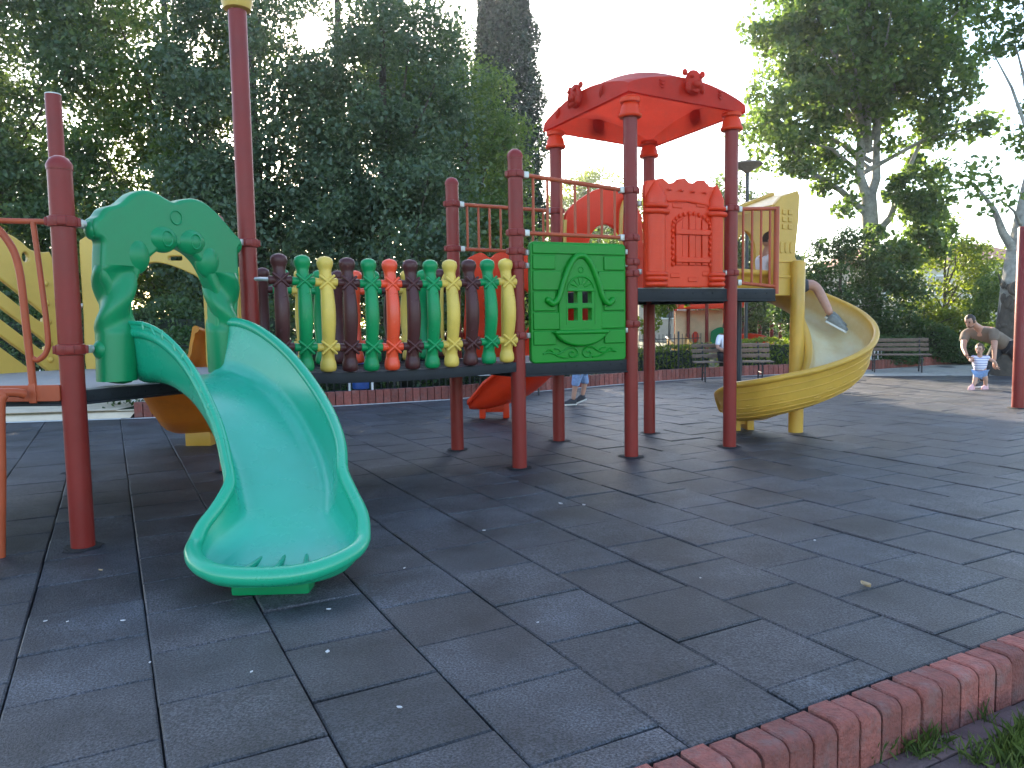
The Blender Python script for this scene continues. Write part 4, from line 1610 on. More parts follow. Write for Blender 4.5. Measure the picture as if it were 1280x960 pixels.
GT = 'dark trees behind the playground hedge'
tree('broadleaf_tree', 'dark dense tree at the far left behind the yellow slotted panel', (-12.8, 19.5), 12, [(-12.6, 19.5, 7.0, 3.4, 2.0, 4.2), (-13.5, 19, 3.6, 2.8, 2.0, 2.6), (-11.2, 18.6, 3.0, 2.0, 1.4, 2.2), (-12, 19, 4.4, 2.4, 1.4, 1.6), (-12.7, 19.2, 8.2, 2.2, 1.4, 2.4)], 350, 150, .66, .14, L_DARK, .22, group=GT)
tree('broadleaf_tree', 'dense tree behind the green entry arch, sky showing through its top', (-9.0, 20.5), 13, [(-9.0, 20.2, 8.4, 2.9, 1.9, 3.6), (-9.2, 19.4, 4.6, 2.8, 2.0, 2.7), (-8.4, 18.4, 2.6, 2.4, 1.5, 1.9)], 290, 150, .66, .135, L_MID, .2, group=GT)
tree('broadleaf_tree', 'blue green tree right behind the tall bell topped post', (-6.2, 19.0), 12, [(-6.2, 18.8, 6.9, 2.4, 2.2, 3.6), (-5.6, 17.8, 3.6, 2.5, 1.7, 2.5), (-7.2, 17.9, 3.2, 1.8, 1.6, 2.2)], 300, 155, .66, .125, L_BLUE, .2, group=GT)
tree('broadleaf_tree', 'tall tree the low sun shines through', (-4.9, 23.0), 14, [(-4.9, 23.0, 9.6, 2.7, 2.2, 3.2), (-4.0, 22.5, 6.0, 2.5, 2.0, 3.2)], 130, 120, .66, .135, L_MID, .24, group=GT, shell=.5)
tree('broadleaf_tree', 'grey green tree behind the middle of the barrel bridge', (-3.0, 18.6), 10.5, [(-3.0, 18.4, 6.2, 2.2, 2.0, 3.3), (-2.7, 17.6, 3.3, 2.2, 1.6, 2.3)], 300, 160, .62, .115, L_BLUE, .19, group=GT)
tree('broadleaf_tree', 'shorter tree behind the twin rails, left of the cypress', (-1.2, 21.5), 9.6, [(-1.3, 21.3, 6.0, 1.9, 1.8, 2.7), (-.9, 20.4, 3.0, 1.7, 1.5, 2.0)], 230, 145, .62, .12, L_MID, .16, group=GT)
tree('broadleaf_tree', 'tall tree standing between the sunlit one and the cypress', (-3.0, 25.0), 13, [(-3.1, 25, 8.2, 2.2, 2.0, 2.9), (-1.7, 25.5, 6.6, 1.8, 1.6, 2.6)], 180, 130, .68, .14, L_MID, .18, group=GT)
# second row closes the gaps low down
for k, (x, y) in enumerate(((-16.5, 27), (-12, 28), (-7.8, 28.5), (-3.8, 30), (.4, 33), (-20, 24), (-17.2, 20))):
    lab = ['back row tree second from the left end', 'back row tree glimpsed left of the green arch', 'back row tree glimpsed beside the bell topped post', 'back row tree glimpsed under the sun', 'back row tree glimpsed past the foot of the cypress', 'back row tree at the left end of the row', 'leftmost tree of the front row'][k]
    tree('broadleaf_tree', lab, (x, y), 7.5 if k < 6 else 10, [(x, y, 3.9 if k < 6 else 6.5, 2.9, 2.0, 2.8 if k < 6 else 3.6), (x, y - 1, 2.2, 2.8, 1.8, 2.0)], 120, 105, .85, .2, L_DARK, .2, nlimb=8, group='back row of dark trees')

# cypress: narrow, two leaders
root = thing('cypress_tree', 'tall narrow dark cypress with a second slimmer leader', 'tree', (-.1, 30, .1))
P = []
for cx, cy, top_, rad, n_ in ((.02, 30, 17.5, 1.30, 60000), (-.82, 29.7, 14.2, .62, 10000)):
    z = 1.0 + (top_ - 1) * rng.random(n_) ** .85
    h_ = (z - 1) / (top_ - 1)
    rad_ = rad * np.minimum(1, 1.5 * (1 - h_) ** .55) * np.minimum(1, .55 + h_ * 2.2)
    a = rng.uniform(0, 2 * np.pi, n_)
    lob = 1 + .16 * np.sin(a * 5 + z * 1.7) + .12 * np.sin(a * 3 - z * 2.9)
    q = rad_ * lob * (rng.random(n_) ** .28)
    P.append(np.stack([cx + q * np.cos(a), cy + q * np.sin(a), z], 1))
MB().tube([(0, 30, 0), (.05, 30, 7), (.02, 30, 15.5)], [.22, .15, .03], 8).tube([(-.1, 30, .3), (-.75, 29.75, 4), (-.8, 29.7, 12.5)], [.14, .1, .02], 8).build('trunk', M_BARK, root)
leaf_object('crown', np.concatenate(P), .20, L_CYP, root, aspect=.42, droop=-.9)

# trees seen past the tower
tree('broadleaf_tree', 'low dark tree behind the red arched panel of the high deck', (2.6, 28), 5.0, [(2.2, 28, 2.8, 1.5, 1.3, 1.7), (3.8, 28.2, 3.2, 1.1, 1.0, 1.6)], 130, 95, .5, .14, L_MID, .14, 10)
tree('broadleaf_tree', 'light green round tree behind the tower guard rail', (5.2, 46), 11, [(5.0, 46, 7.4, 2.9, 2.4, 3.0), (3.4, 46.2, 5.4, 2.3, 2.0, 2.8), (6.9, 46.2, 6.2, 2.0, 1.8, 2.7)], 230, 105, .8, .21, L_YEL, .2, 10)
tree('broadleaf_tree', 'small dark tree between the castle panel and the yellow hood', (7.7, 27), 6.6, [(7.7, 27, 4.5, 1.3, 1.2, 1.9), (8.3, 27, 2.6, 1.4, 1.2, 1.7)], 130, 90, .5, .14, L_DARK, .12, 10)
tree('conifer_tree', 'dark green tree behind the short maroon posts of the far playground', (9.4, 31), 5, [(9.2, 31, 2.6, 1.9, 1.4, 2.4), (11.2, 32, 2.4, 1.6, 1.4, 2.2)], 200, 90, .55, .16, L_DARK, .14, 8)

# big poplar at the right
root = thing('poplar_tree', 'big pale barked poplar with spreading limbs at the right', 'tree', (10.95, 23, .1))
ells = [(10.2, 23, 9.4, 3.2, 2.8, 3.3), (11.6, 23.2, 9.6, 2.3, 2.2, 3.2), (8.3, 22.8, 7.2, 1.7, 1.6, 1.9), (9.0, 23, 6.0, 1.3, 1.2, 1.1), (12.6, 22.8, 7.0, 1.5, 1.4, 1.5), (10.6, 23.2, 12.2, 2.7, 2.4, 2.4), (11.75, 22.5, 5.0, .7, .8, 1.2), (12.2, 22.6, 4.0, .8, .7, 1.2), (9.9, 22.7, 4.75, .45, .4, .35), (10.9, 22.3, 3.6, .5, .4, .7), (9.0, 22.6, 9.0, 2.0, 1.8, 2.2), (12.7, 22.8, 8.4, 1.2, 1.3, 1.9)]
P, cl = crown_points(ells, 430, 120, .58, .3)
m = MB()
b = Vector((10.95, 23, 0))
m.tube([b, b + Vector((-.02, 0, 1.5)), b + Vector((-.06, 0, 3.2)), b + Vector((-.16, 0, 4.4)), b + Vector((-.2, 0, 5.0))], [.30, .26, .235, .23, .21], 14)
fk = b + Vector((-.2, 0, 4.8))
m.tube([fk, fk + Vector((-.30, 0, .8)), fk + Vector((-.22, .1, 2)), fk + Vector((-.4, .1, 5.5))], [.15, .135, .11, .03], 10)
m.tube([fk, fk + Vector((.26, .1, .7)), fk + Vector((.24, .1, 1.6)), fk + Vector((.5, .2, 5))], [.15, .13, .10, .03], 10)
m.tube([fk + Vector((0, 0, -.4)), fk + Vector((-.9, -.1, .35)), fk + Vector((-1.9, -.1, .95)), fk + Vector((-2.6, -.2, 1.9))], [.11, .09, .07, .025], 8)
m.tube([fk + Vector((0, 0, -1.2)), fk + Vector((.6, -.1, -.5)), fk + Vector((.95, -.1, .5)), fk + Vector((1.6, -.2, 2.2))], [.12, .10, .08, .03], 8)
for k in rng.choice(len(cl), 40, replace=False):
    c = Vector(cl[k])
    if c.z < 5.8:
        continue
    o = fk + Vector((random.uniform(-.2, .2), .1, min(4.5, max(.4, (c.z - fk.z) * .45))))
    mid = o.lerp(c, .5) + Vector((0, 0, .25))
    m.tube([o, mid, c], [.075, .045, .012], 6)
m.build('trunk', M_BARK_W, root, 60)
P2, _ = crown_points([(11.95, 22.5, 5.1, .75, .8, .9), (12.35, 22.6, 4.1, .85, .7, 1.1), (9.9, 22.7, 4.75, .45, .4, .35), (10.9, 22.3, 3.5, .5, .4, .7), (11.6, 22.5, 3.4, .5, .5, .7)], 62, 85, .36, .2)
leaf_object('crown', np.concatenate([P, P2]), .165, L_POP, root, aspect=.75)

# second poplar with the dark scar, at the right edge
root = thing('poplar_tree', 'poplar at the right edge with a dark scarred trunk', 'tree', (11.35, 17.2, .1))
ells = [(13.2, 17.5, 6.9, 1.8, 1.7, 2.4), (10.3, 17.0, 4.15, .95, .8, .62), (11.4, 17.2, 5.0, .9, .8, .6), (12.6, 17.4, 9.2, 2.2, 1.9, 2.2), (11.0, 17.6, 8.3, .7, .8, 1.5)]
P, cl = crown_points(ells, 120, 100, .5, .35)
m = MB()
b = Vector((11.35, 17.2, 0))
m.tube([b, b + Vector((0, 0, .9)), b + Vector((.03, 0, 1.7)), b + Vector((.06, 0, 2.4)), b + Vector((.12, 0, 3.0))], [.38, .33, .30, .27, .24], 16)
m.tube([b + Vector((.05, 0, 2.7)), b + Vector((-.35, -.1, 3.2)), b + Vector((-.55, -.1, 3.7)), b + Vector((-1.1, -.2, 4.3))], [.12, .09, .06, .02], 8)
m.tube([b + Vector((.1, 0, 2.9)), b + Vector((.3, 0, 4.2)), b + Vector((.9, .2, 6.5)), b + Vector((1.4, .3, 9))], [.22, .18, .11, .03], 10)
for k in rng.choice(len(cl), 18, replace=False):
    c = Vector(cl[k])
    o = b + Vector((.3, 0, min(6, max(3.0, c.z * .7))))
    m.tube([o, o.lerp(c, .5) + Vector((0, 0, .2)), c], [.05, .03, .01], 6)
tk = m.build('trunk', M_BARK_W, root, 60)
m = MB()
m.tube([b + Vector((0, -.01, 0)), b + Vector((0, -.015, .5)), b + Vector((0, -.015, .9)), b + Vector((.025, -.015, 1.4)), b + Vector((.035, -.0, 1.75))], [.40, .365, .342, .322, .295], 18)
for i in range(46):
    z = random.uniform(.25, 2.05)
    a = R(random.uniform(185, 330))
    rad = .375 - .045 * z
    m.ball((b.x + rad * math.cos(a), b.y + rad * math.sin(a), z), (.075, .03, random.uniform(.05, .16)), 8, Rf(a + R(90), 3, 'Z'))
m.ball((b.x - .16, b.y - .26, 1.95), (.14, .07, .15), 14)
m.tube([Vector((b.x - .16 + .12 * math.cos(t), b.y - .33, 1.95 + .13 * math.sin(t))) for t in np.linspace(0, 6.4, 16)], .035, 8)
m.build('bark_scar', M_BARK, tk, 60)
leaf_object('crown', P, .155, L_POP, root, aspect=.75)

# shrubs and small trees at the right
tree('shrub_tree', 'dark bushy tree in front of the big poplar trunk', (9.3, 21.5), 3.6, [(9.4, 21.5, 2.3, 1.5, 1.1, 1.4), (10.6, 21.6, 1.7, 1.2, 1.0, 1.3), (8.3, 21.5, 1.3, 1.0, .8, 1.0)], 210, 95, .42, .11, L_HEDGE, .1, 8, .04)
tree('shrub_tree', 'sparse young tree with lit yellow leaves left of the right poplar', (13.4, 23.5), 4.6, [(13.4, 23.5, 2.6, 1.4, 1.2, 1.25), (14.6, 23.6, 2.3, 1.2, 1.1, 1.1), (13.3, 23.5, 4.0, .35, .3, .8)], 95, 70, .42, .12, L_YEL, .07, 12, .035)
tree('shrub', 'yellow green shrub behind the clipped bushes', (12.4, 22.8), 1.9, [(12.4, 22.8, 1.1, .9, .8, .7), (13.4, 22.9, 1.0, .9, .7, .7)], 90, 80, .34, .10, L_YEL, .05, 6, .03, cat='shrub')
tree('shrub', 'pale green shrub at the foot of the scarred poplar', (12.3, 19.0), 2.4, [(12.5, 19.2, 1.4, .8, .7, 1.1)], 60, 80, .36, .10, L_MID, .05, 6, .03, cat='shrub')


def bush(name, label, c, r, n_, lm, ls, cat='bush', group=None):
    root = thing(name, label, cat, (c[0], c[1], .1), group)
    d = rng.normal(size=(n_, 3))
    d /= np.linalg.norm(d, axis=1)[:, None]
    d[:, 2] = np.abs(d[:, 2]) ** .8
    lob = 1 + .05 * np.sin(d[:, 0] * 9 + c[0]) + .05 * np.sin(d[:, 2] * 11) + .04 * np.sin(d[:, 1] * 8)
    q = np.array([*c[:2], .08]) + d * np.array(r) * (lob * (.80 + .22 * rng.random(n_)))[:, None]
    leaf_object('foliage', q, ls, lm, root)
    MB().ball((c[0], c[1], .08 + r[2] * .34), (r[0] * .80, r[1] * .80, r[2] * .48), 14).build('inner_twigs', M_CORE, root)
    return root


M_CORE = mat('dark_twigs', (.014, .020, .010), .95, .3, 20)
bush('clipped_bush', 'low clipped round bush behind the right bench', (10.25, 20.9), (1.0, .8, .86), 9000, L_TOPI, .075, group='clipped bushes on the right')
bush('clipped_bush', 'taller clipped round bush right of the bench', (11.75, 21.9), (1.25, .9, 1.18), 12000, L_TOPI, .08, group='clipped bushes on the right')
bush('clipped_bush', 'small clipped bush left of the bending man', (12.75, 21.4), (.8, .6, .62), 5000, L_TOPI, .075, group='clipped bushes on the right')


def hedge(label, A, B, h, w, dens, lm, ls=.085, group='hedges round the playground', name='hedge'):
    A, B = Vector((*A, 0)), Vector((*B, 0))
    L_ = (B - A).length
    e = (B - A) / L_
    n_ = Vector((e.y, -e.x, 0))
    root = thing(name, label, 'hedge', A.lerp(B, .5) + Vector((0, 0, .1)), group)
    cnt = int(L_ * (h * 2 + w) * dens)
    s_ = rng.uniform(0, L_, cnt)
    th = rng.uniform(-1, 1, cnt)
    hh = h * (1 + .08 * np.sin(s_ * 2.3 + A.x) + .05 * np.sin(s_ * 5.1))
    t = rng.random(cnt)
    face = rng.random(cnt) < (w / (2 * h + w))
    zq = np.where(face, hh * (.92 + .12 * rng.random(cnt)), hh * t)
    dq = np.where(face, th * w / 2, np.sign(th) * w / 2 * (.8 + .3 * rng.random(cnt)) * (1 - .25 * (t > .8)))
    P = np.array(A)[None] + np.outer(s_, np.array(e)) + np.outer(dq, np.array(n_))
    P[:, 2] = .08 + zq
    leaf_object('foliage', P, ls, lm, root)
    MB().box(A.lerp(B, .5) + Vector((0, 0, .06 + h * .44)), (L_ - .1, w * .74, h * .88), Rf(math.atan2(e.y, e.x), 3, 'Z'), .05).build('inner_twigs', M_CORE, root)


hedge('dark hedge behind the left end of the bridge', (-6.1, 13.1), (-2.2, 14.5), 1.15, .7, 420, L_HEDGE)
hedge('dark hedge behind the blue bin and right half of the bridge', (-2.1, 14.55), (1.2, 17.2), 1.0, .7, 420, L_HEDGE)
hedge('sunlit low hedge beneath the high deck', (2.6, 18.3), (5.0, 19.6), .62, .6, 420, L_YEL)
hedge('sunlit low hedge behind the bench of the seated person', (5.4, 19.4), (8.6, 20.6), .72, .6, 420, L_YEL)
hedge('dark tall hedge behind the green arch', (-13.5, 16.2), (-4.6, 15.6), 1.7, .9, 420, L_DARK, .1)
hedge('dark hedge behind the man and toddler', (13.2, 22.5), (17.5, 24.6), .95, .8, 400, L_TOPI)

# young sapling beneath the high deck
tree('sapling', 'thin young tree with light green leaves seen beneath the high deck', (3.95, 19.0), 3.0, [(3.8, 19, 1.95, .55, .45, .5), (4.4, 19, 2.1, .45, .4, .4), (3.4, 19, 1.3, .25, .25, .25)], 34, 45, .2, .12, L_YEL, .028, 8, .016)

# flowers low behind the arch
m = []
root = thing('flowering_bush', 'low dark bush dotted with pale flowers behind the green slide', 'bush', (-5.7, 12.3, .1))
q = rng.normal(size=(2600, 3)) * np.array([.75, .3, .22]) + np.array([-5.6, 12.5, .55])
leaf_object('foliage', q, .09, L_HEDGE, root)
q = rng.normal(size=(150, 3)) * np.array([.7, .22, .2]) + np.array([-5.6, 12.3, .6])
leaf_object('blossom', q, .07, M_PETAL, root, aspect=.9)

# grass at the lower right corner
q = rng.uniform(0, 1, size=(1500, 2))
tufts = [(1.72, 2.54), (1.80, 2.60), (1.88, 2.66), (1.95, 2.62), (1.84, 2.52), (1.44, 2.58), (1.38, 2.60), (1.60, 2.53), (1.52, 2.655), (2.05, 2.72), (1.68, 2.45), (1.95, 2.50), (2.1, 2.55), (1.25, 2.55), (1.79, 2.79)]
gp2 = []
for i in range(1300):
    c = tufts[rng.choice(15, p=[.13, .15, .14, .1, .1, .05, .03, .03, .04, .06, .05, .04, .05, .02, .01])]
    gp2.append((c[0] + rng.normal() * .028, c[1] + rng.normal() * .022))
V, F = [], []
for x, y in gp2:
    h_ = rng.uniform(.03, .11)
    a = rng.uniform(0, 6.28)
    dx, dy = math.cos(a) * .003, math.sin(a) * .003
    lx_, ly_ = rng.normal() * .03, rng.normal() * .03
    i0 = len(V)
    V += [(x - dx, y - dy, -.19), (x + dx, y + dy, -.19), (x + lx_ * .5, y + ly_ * .5, -.19 + h_ * .7), (x + lx_, y + ly_, -.19 + h_)]
    F += [(i0, i0 + 1, i0 + 2), (i0 + 1, i0 + 3, i0 + 2)]
me = bpy.data.meshes.new('grass')
me.from_pydata(V, [], F)
me.materials.append(L_GRASS)
link('grass', me, kind='stuff')


# ------------------------------------------------------------------ walls, paths and street furniture
# brick retaining kerb behind the floor
m = MB()
cap = MB()
for (x0, y0), (x1, y1) in zip(BACK[1:-1], BACK[2:]):
    A, B = Vector((x0, y0, 0)), Vector((x1, y1, 0))
    L_ = (B - A).length
    e = (B - A) / L_
    n = max(1, int(L_ / .13))
    rot = Rf(math.atan2(e.y, e.x), 3, 'Z')
    for i in range(n):
        if (A + e * (i * L_ / n)).x < -5.9:
            continue
        c = A + e * ((i + .5) * L_ / n) + Vector((-e.y, e.x, 0)) * .06
        m.box((c.x, c.y, .115 + random.uniform(-.006, .006)), (L_ / n - .012, .12 + random.uniform(-.006, .006), .25), rot, .008)
m.build('brick_edging', M_BRICK, None, label='low edging of upright red bricks along the back of the rubber floor', cat='wall')
# pale strip in front of it and lit path on the right
m = MB()
ps = [(x, y) for x, y in BACK]
m.add([(x, y - .0, .006) for x, y in ps] + [(x + .05, y - .16, .006) for x, y in ps], [(i, i + 1, len(ps) + i + 1, len(ps) + i) for i in range(len(ps) - 1)])
m.build('concrete_strip', M_STONE, kind='structure')
m = MB()
m.add([(6.0, 18.5, .0045), (9.6, 19.85, .0045), (12.6, 21.6, .0045), (30, 30, .0045), (30, 22, .0045), (13.5, 16.6, .0045), (10.5, 17.2, .0045), (8.2, 17.6, .0045)], [tuple(range(8))])
m.build('path', M_GRAVEL, kind='structure')
m = MB()
m.add([(-30, 9.3, .005 + .11), (-12, 11.1, .115), (-7.8, 11.55, .115), (-6.2, 11.75, .115), (-6.2, 13.5, .115), (-7.0, 16.2, .115), (-10, 18, .115), (-30, 18, .115)], [tuple(range(7))])
m.add([(-30, 9.2, .007), (-12, 10.9, .007), (-7.74, 11.36, .007), (-5.9, 11.62, .007), (-5.9, 11.85, .114), (-7.8, 11.60, .1145), (-12, 11.2, .1145), (-30, 9.45, .1145)], [(0, 1, 6, 7), (1, 2, 5, 6), (2, 3, 4, 5)])
m.build('sand', M_SAND, kind='structure')


def iron_fence(label, A, B, h=.95, group='black iron fences', gap=.12, m_=None, name='iron_fence', zb=.1, rails=(.12, .88), r=.008, cat='fence'):
    A, B = Vector((*A, zb)), Vector((*B, zb))
    L_ = (B - A).length
    root = thing(name, label, cat, A.lerp(B, .5), group)
    m = MB()
    for q in rails:
        m.tube([A + Vector((0, 0, h * q)), B + Vector((0, 0, h * q))], r * 1.2, 6)
    n = int(L_ / gap)
    for i in range(n + 1):
        p = A.lerp(B, i / n)
        m.tube([p, p + Vector((0, 0, h))], r, 6)
    m.build('railing', m_ or M_IRON, root)
    for i in range(0, n + 1, 14):
        p = A.lerp(B, i / n)
        MB().box(p + Vector((0, 0, h * .52)), (.04, .04, h * 1.08), None, .004).build('fence_post', m_ or M_IRON, root)


iron_fence('black iron fence in front of the dark hedge behind the bridge', (-5.3, 12.6), (-.9, 14.2))
iron_fence('black iron fence behind the red slide', (-.8, 14.3), (2.4, 17.0))
iron_fence('black iron fence seen beneath the high deck', (2.5, 17.1), (4.6, 18.4))
iron_fence('low pale picket fence standing on the sand at the left', (-12.5, 13.6), (-6.6, 14.0), .55, None, .22, M_WHITEP, 'picket_fence', .11, (.25, .8), .011)

root = thing('hoop_fence', 'low white ornamental hoop fence in front of the clipped bushes', 'fence', (8.9, 19.9, .1))
for i in range(22):
    c = Vector((7.9 + i * .115, 19.45 + i * .048, .22))
    MB().tube([c + Vector((.06 * math.cos(t), .025 * math.cos(t), .30 * (0.5 + .5 * math.sin(t)))) for t in np.linspace(-1.5, 4.6, 12)], .012, 6).build('hoop', M_WHITEP, root)


def bench(label, c, face, mt, group='park benches', W=1.45):
    """slatted seat and back on iron legs; face = direction the sitter looks"""
    root = thing('park_bench', label, 'bench', (c[0], c[1], 0), group)
    ang = math.atan2(face[1], face[0]) - math.pi / 2
    rot = Rf(ang, 3, 'Z')
    P = lambda x, y, z: Vector((c[0], c[1], c[2])) + rot @ Vector((x, y, z))
    m = MB()
    for i in range(4):
        m.box(P(0, .20 - i * .105, .44), (W, .085, .03), rot, .006)
    m.build('seat', mt, root)
    m = MB()
    for i in range(3):
        z = .56 + i * .115
        m.box(P(0, -.19 - i * .035, z), (W, .025, .085), rot @ Rf(R(-16), 3, 'X'), .006)
    m.build('backrest', mt, root)
    for x in (-W * .36, W * .36):
        m = MB()
        m.tube([P(x, .20, .0), P(x, .18, .42)], .018, 8).tube([P(x, -.24, 0), P(x, -.15, .42), P(x, -.28, .86)], .018, 8).tube([P(x, .2, .415), P(x, -.17, .415)], .018, 8).tube([P(x, .19, .2), P(x, -.2, .2)], .012, 8)
        m.build('leg', M_IRON, root)
    return root


bench('brown slatted bench on the path in front of the clipped bushes', (9.55, 18.75, 0), (-.35, -1), M_WOOD)
bench('grey white slatted bench behind the red slide', (-.05, 14.2, 0.0), (.55, -1), M_WOODG)
bench('weathered bench beneath the high deck with a person sitting on it', (4.88, 16.75, 0), (-.1, -1), M_WOOD, W=1.7)

# blue swing bin in a white frame
root = thing('litter_bin', 'blue swing litter bin hung in a white tube frame', 'bin', (-2.67, 13.35, 0))
m = MB()
for x in (-.2, .2):
    m.tube([(-2.67 + x, 13.35, 0), (-2.67 + x * .98, 13.35, .92)], .022, 10)
m.tube([(-2.87, 13.35, .14), (-2.47, 13.35, .14)], .018, 8)
m.build('frame', M_WHITEP, root)
m = MB().lathe([(.10, .24), (.145, .26), (.165, .55), (.175, .80), (.17, .82), (.16, .80)], (-2.67, 13.35, 0), 20)
m.build('bucket', M_BLUE, root)

# red frame post at the right edge
root = thing('swing_post', 'tall plain maroon post at the right edge of the rubber floor', 'post', (7.45, 11.09, 0))
MB().lathe([(.085, 0), (.085, 2.62), (.07, 2.64)], (7.45, 11.09, 0), 20).build('pole', M_POST, root)
MB().tube([(7.45, 11.09, 2.55), (9.6, 11.9, 2.6)], .06, 12).build('crossbar', M_POST, root)
MB().lathe([(.14, .003), (.13, .010)], (7.45, 11.09, 0), 18).build('worn_foot', M_HOLE, root)

# far playground
root = thing('play_structure', 'distant small play structure with flat red roof, beige panels and green arch', 'play structure', (7.0, 26, .1))
fx = lambda px, py, Y: Vector(((px - 640) / 946.9 * Y, Y, HCAM + (404 - .0163 * (px - 640) - py) / 946.9 * Y))
for px, Y in ((861, 26), (884, 25.2), (905, 26.5), (845, 27)):
    p = fx(px, 400, Y)
    MB().lathe([(.06, 0), (.06, 2.1 if px != 905 else 1.8)], (p.x, p.y, 0), 12).build('post', M_POST, root)
a, b = fx(850, 385, 25.6), fx(915, 385, 26)
MB().box(((a.x + b.x) / 2, 25.9, 1.86), (b.x - a.x + .4, 1.3, .22), None, .05).build('roof', M_RED, root)
a, b = fx(845, 430, 26.1), fx(905, 430, 26.1)
m = MB().box(((a.x + b.x) / 2, 26.2, 1.10), (b.x - a.x, .06, 1.2), None, .02)
pw = m.build('wall_panel', M_FARY, root)
p = fx(871, 427, 26.0)
m = MB().ball((p.x, 26.13, .78), (.12, .05, .2), 14)
m.build('red_ornament', M_RED, pw)
a = fx(880, 455, 26.0)
m = MB().box((a.x, 26.1, .42), (1.1, .8, .05), None, .01)
m.build('deck', M_BLACK, root)
fr = frame((fx(889, 430, 25.8).x, 25.8), (fx(915, 430, 25.8).x, 25.8))
MB().panel(fr, sm2([(0, .4), (0, .85), (.05, 1.0), (.35, 1.12), (.65, 1.0), (.7, .85), (.7, .4), (.55, .4), (.52, .75), (.35, .92), (.18, .75), (.15, .4)], 3), [], -.04, .04, .012).build('entry_arch', M_GREEN, root)
p = fx(849, 452, 25.5)
m = MB().loft(chute_rings([(p.x, 25.9, .5), (p.x, 25.4, .42), (p.x + .1, 24.9, .2), (p.x + .2, 24.5, .1)], [.3] * 4, [.3, .3, .25, .1]))
m.build('slide', M_SPIRAL, root)
root = thing('tube_slide', 'distant red humped play tunnel beside short maroon posts', 'play tunnel', (8.3, 26.5, .1))
m = MB()
m.loft([[Vector((8.35 + .75 * math.cos(t) * k, 26.5 + y, .35 + .52 * max(0, math.sin(t)) * k)) for t in np.linspace(0, math.pi, 16)] for y, k in ((-.4, .96), (-.35, 1), (.35, 1), (.4, .96))])
m.build('shell', M_RED, root)
for px in (928, 950, 965, 976):
    p = fx(px, 420, 27.5)
    tag(MB().lathe([(.075, 0), (.075, 1.25), (.06, 1.29), (.02, 1.31)], (p.x, p.y, 0), 12).build('post', M_POST), 'short maroon post beyond the sunlit hedge', 'post', 'short maroon posts of the far playground')

# buildings beyond
root = thing('house', 'cream house with a clay tiled roof beyond the trees at the right', 'house', (21.5, 40, 0))
wl = MB().box((22.5, 42, 2.0), (9, 6, 4.4), None, .02).build('wall', M_WALL1, root)
m = MB()
m.add([(17.4, 38.5, 4.15), (27.6, 38.5, 4.15), (27.6, 45.5, 4.15), (17.4, 45.5, 4.15), (19.5, 42, 5.3), (25.5, 42, 5.3)], [(0, 1, 5, 4), (1, 2, 5), (2, 3, 4, 5), (3, 0, 4), (3, 2, 1, 0)])
m.build('roof', M_RTILE, root, 20)
for x in (19.6, 21.7, 23.8):
    w = MB().box((x, 38.985, 2.9), (.95, .06, 1.15), None, .01).box((x, 38.95, 2.28), (1.1, .12, .06), None, .01).build('window', M_WHITEP, wl)
    MB().box((x - .21, 38.95, 2.9), (.36, .02, .98), None).box((x + .21, 38.95, 2.9), (.36, .02, .98), None).build('pane', M_GLASS, w)
root = thing('building', 'pale building behind the far play structure', 'building', (10, 48, 0))
wl = MB().box((12.5, 50, 2.3), (9.5, 8, 5.0), None, .02).build('wall', M_WALL2, root)
MB().box((12.5, 50, 4.9), (10.2, 8.6, .25), None, .02).build('roof', M_RTILE, root)
for x in (9.6, 11.7, 13.8, 15.9):
    w = MB().box((x, 45.98, 2.2), (1.0, .08, 1.5), None, .01).build('window', M_WHITEP, wl)
    MB().box((x, 45.93, 2.2), (.84, .02, 1.34), None).build('pane', M_GLASS, w)

# litter on the rubber floor
GL = [(1.78, 3.75, .07), (1.84, 4.55, .03), (.98, 3.91, .02), (-.79, 3.07, .035), (-1.84, 3.45, .03), (-2.21, 3.46, .025), (-2.1, 3.45, .02), (-.42, 2.6, .03), (-.2, 4.9, .03), (.35, 5.6, .05), (.52, 5.55, .04), (-1.5, 3.0, .02), (.1, 3.35, .02), (-.62, 4.15, .025), (-1.05, 2.9, .022), (-2.35, 4.2, .04), (-.9, 3.55, .03)]
GLL = ['curled tan dry leaf on the rubber floor near the kerb, largest of the litter', None]
for i, (x, y, s_) in enumerate(GL):
    s_ *= .62 if i else .8
    a = random.uniform(0, 6.28)
    m = MB()
    rows_ = []
    for u in np.linspace(-1, 1, 7):
        w = (1 - abs(u) ** 1.8) * .42 + .02
        rows_.append([Vector((x, y, .008)) + Rf(a, 3, 'Z') @ Vector((u * s_ * .6, v * w * s_, (abs(v) * .25 + u * u * .12) * s_)) for v in (-1, 0, 1)])
    m.loft(rows_, closed=False, caps=False)
    o = m.build('fallen_leaf', M_LITTER if i in (0, 15) else M_PETAL)
    tag(o, GLL[0] if i == 0 else ('brown dry leaf scrap beside the left maroon post' if i == 15 else 'tiny pale leaf scrap lying on the dark rubber tiles'), 'leaf', 'scraps of leaf on the rubber floor')


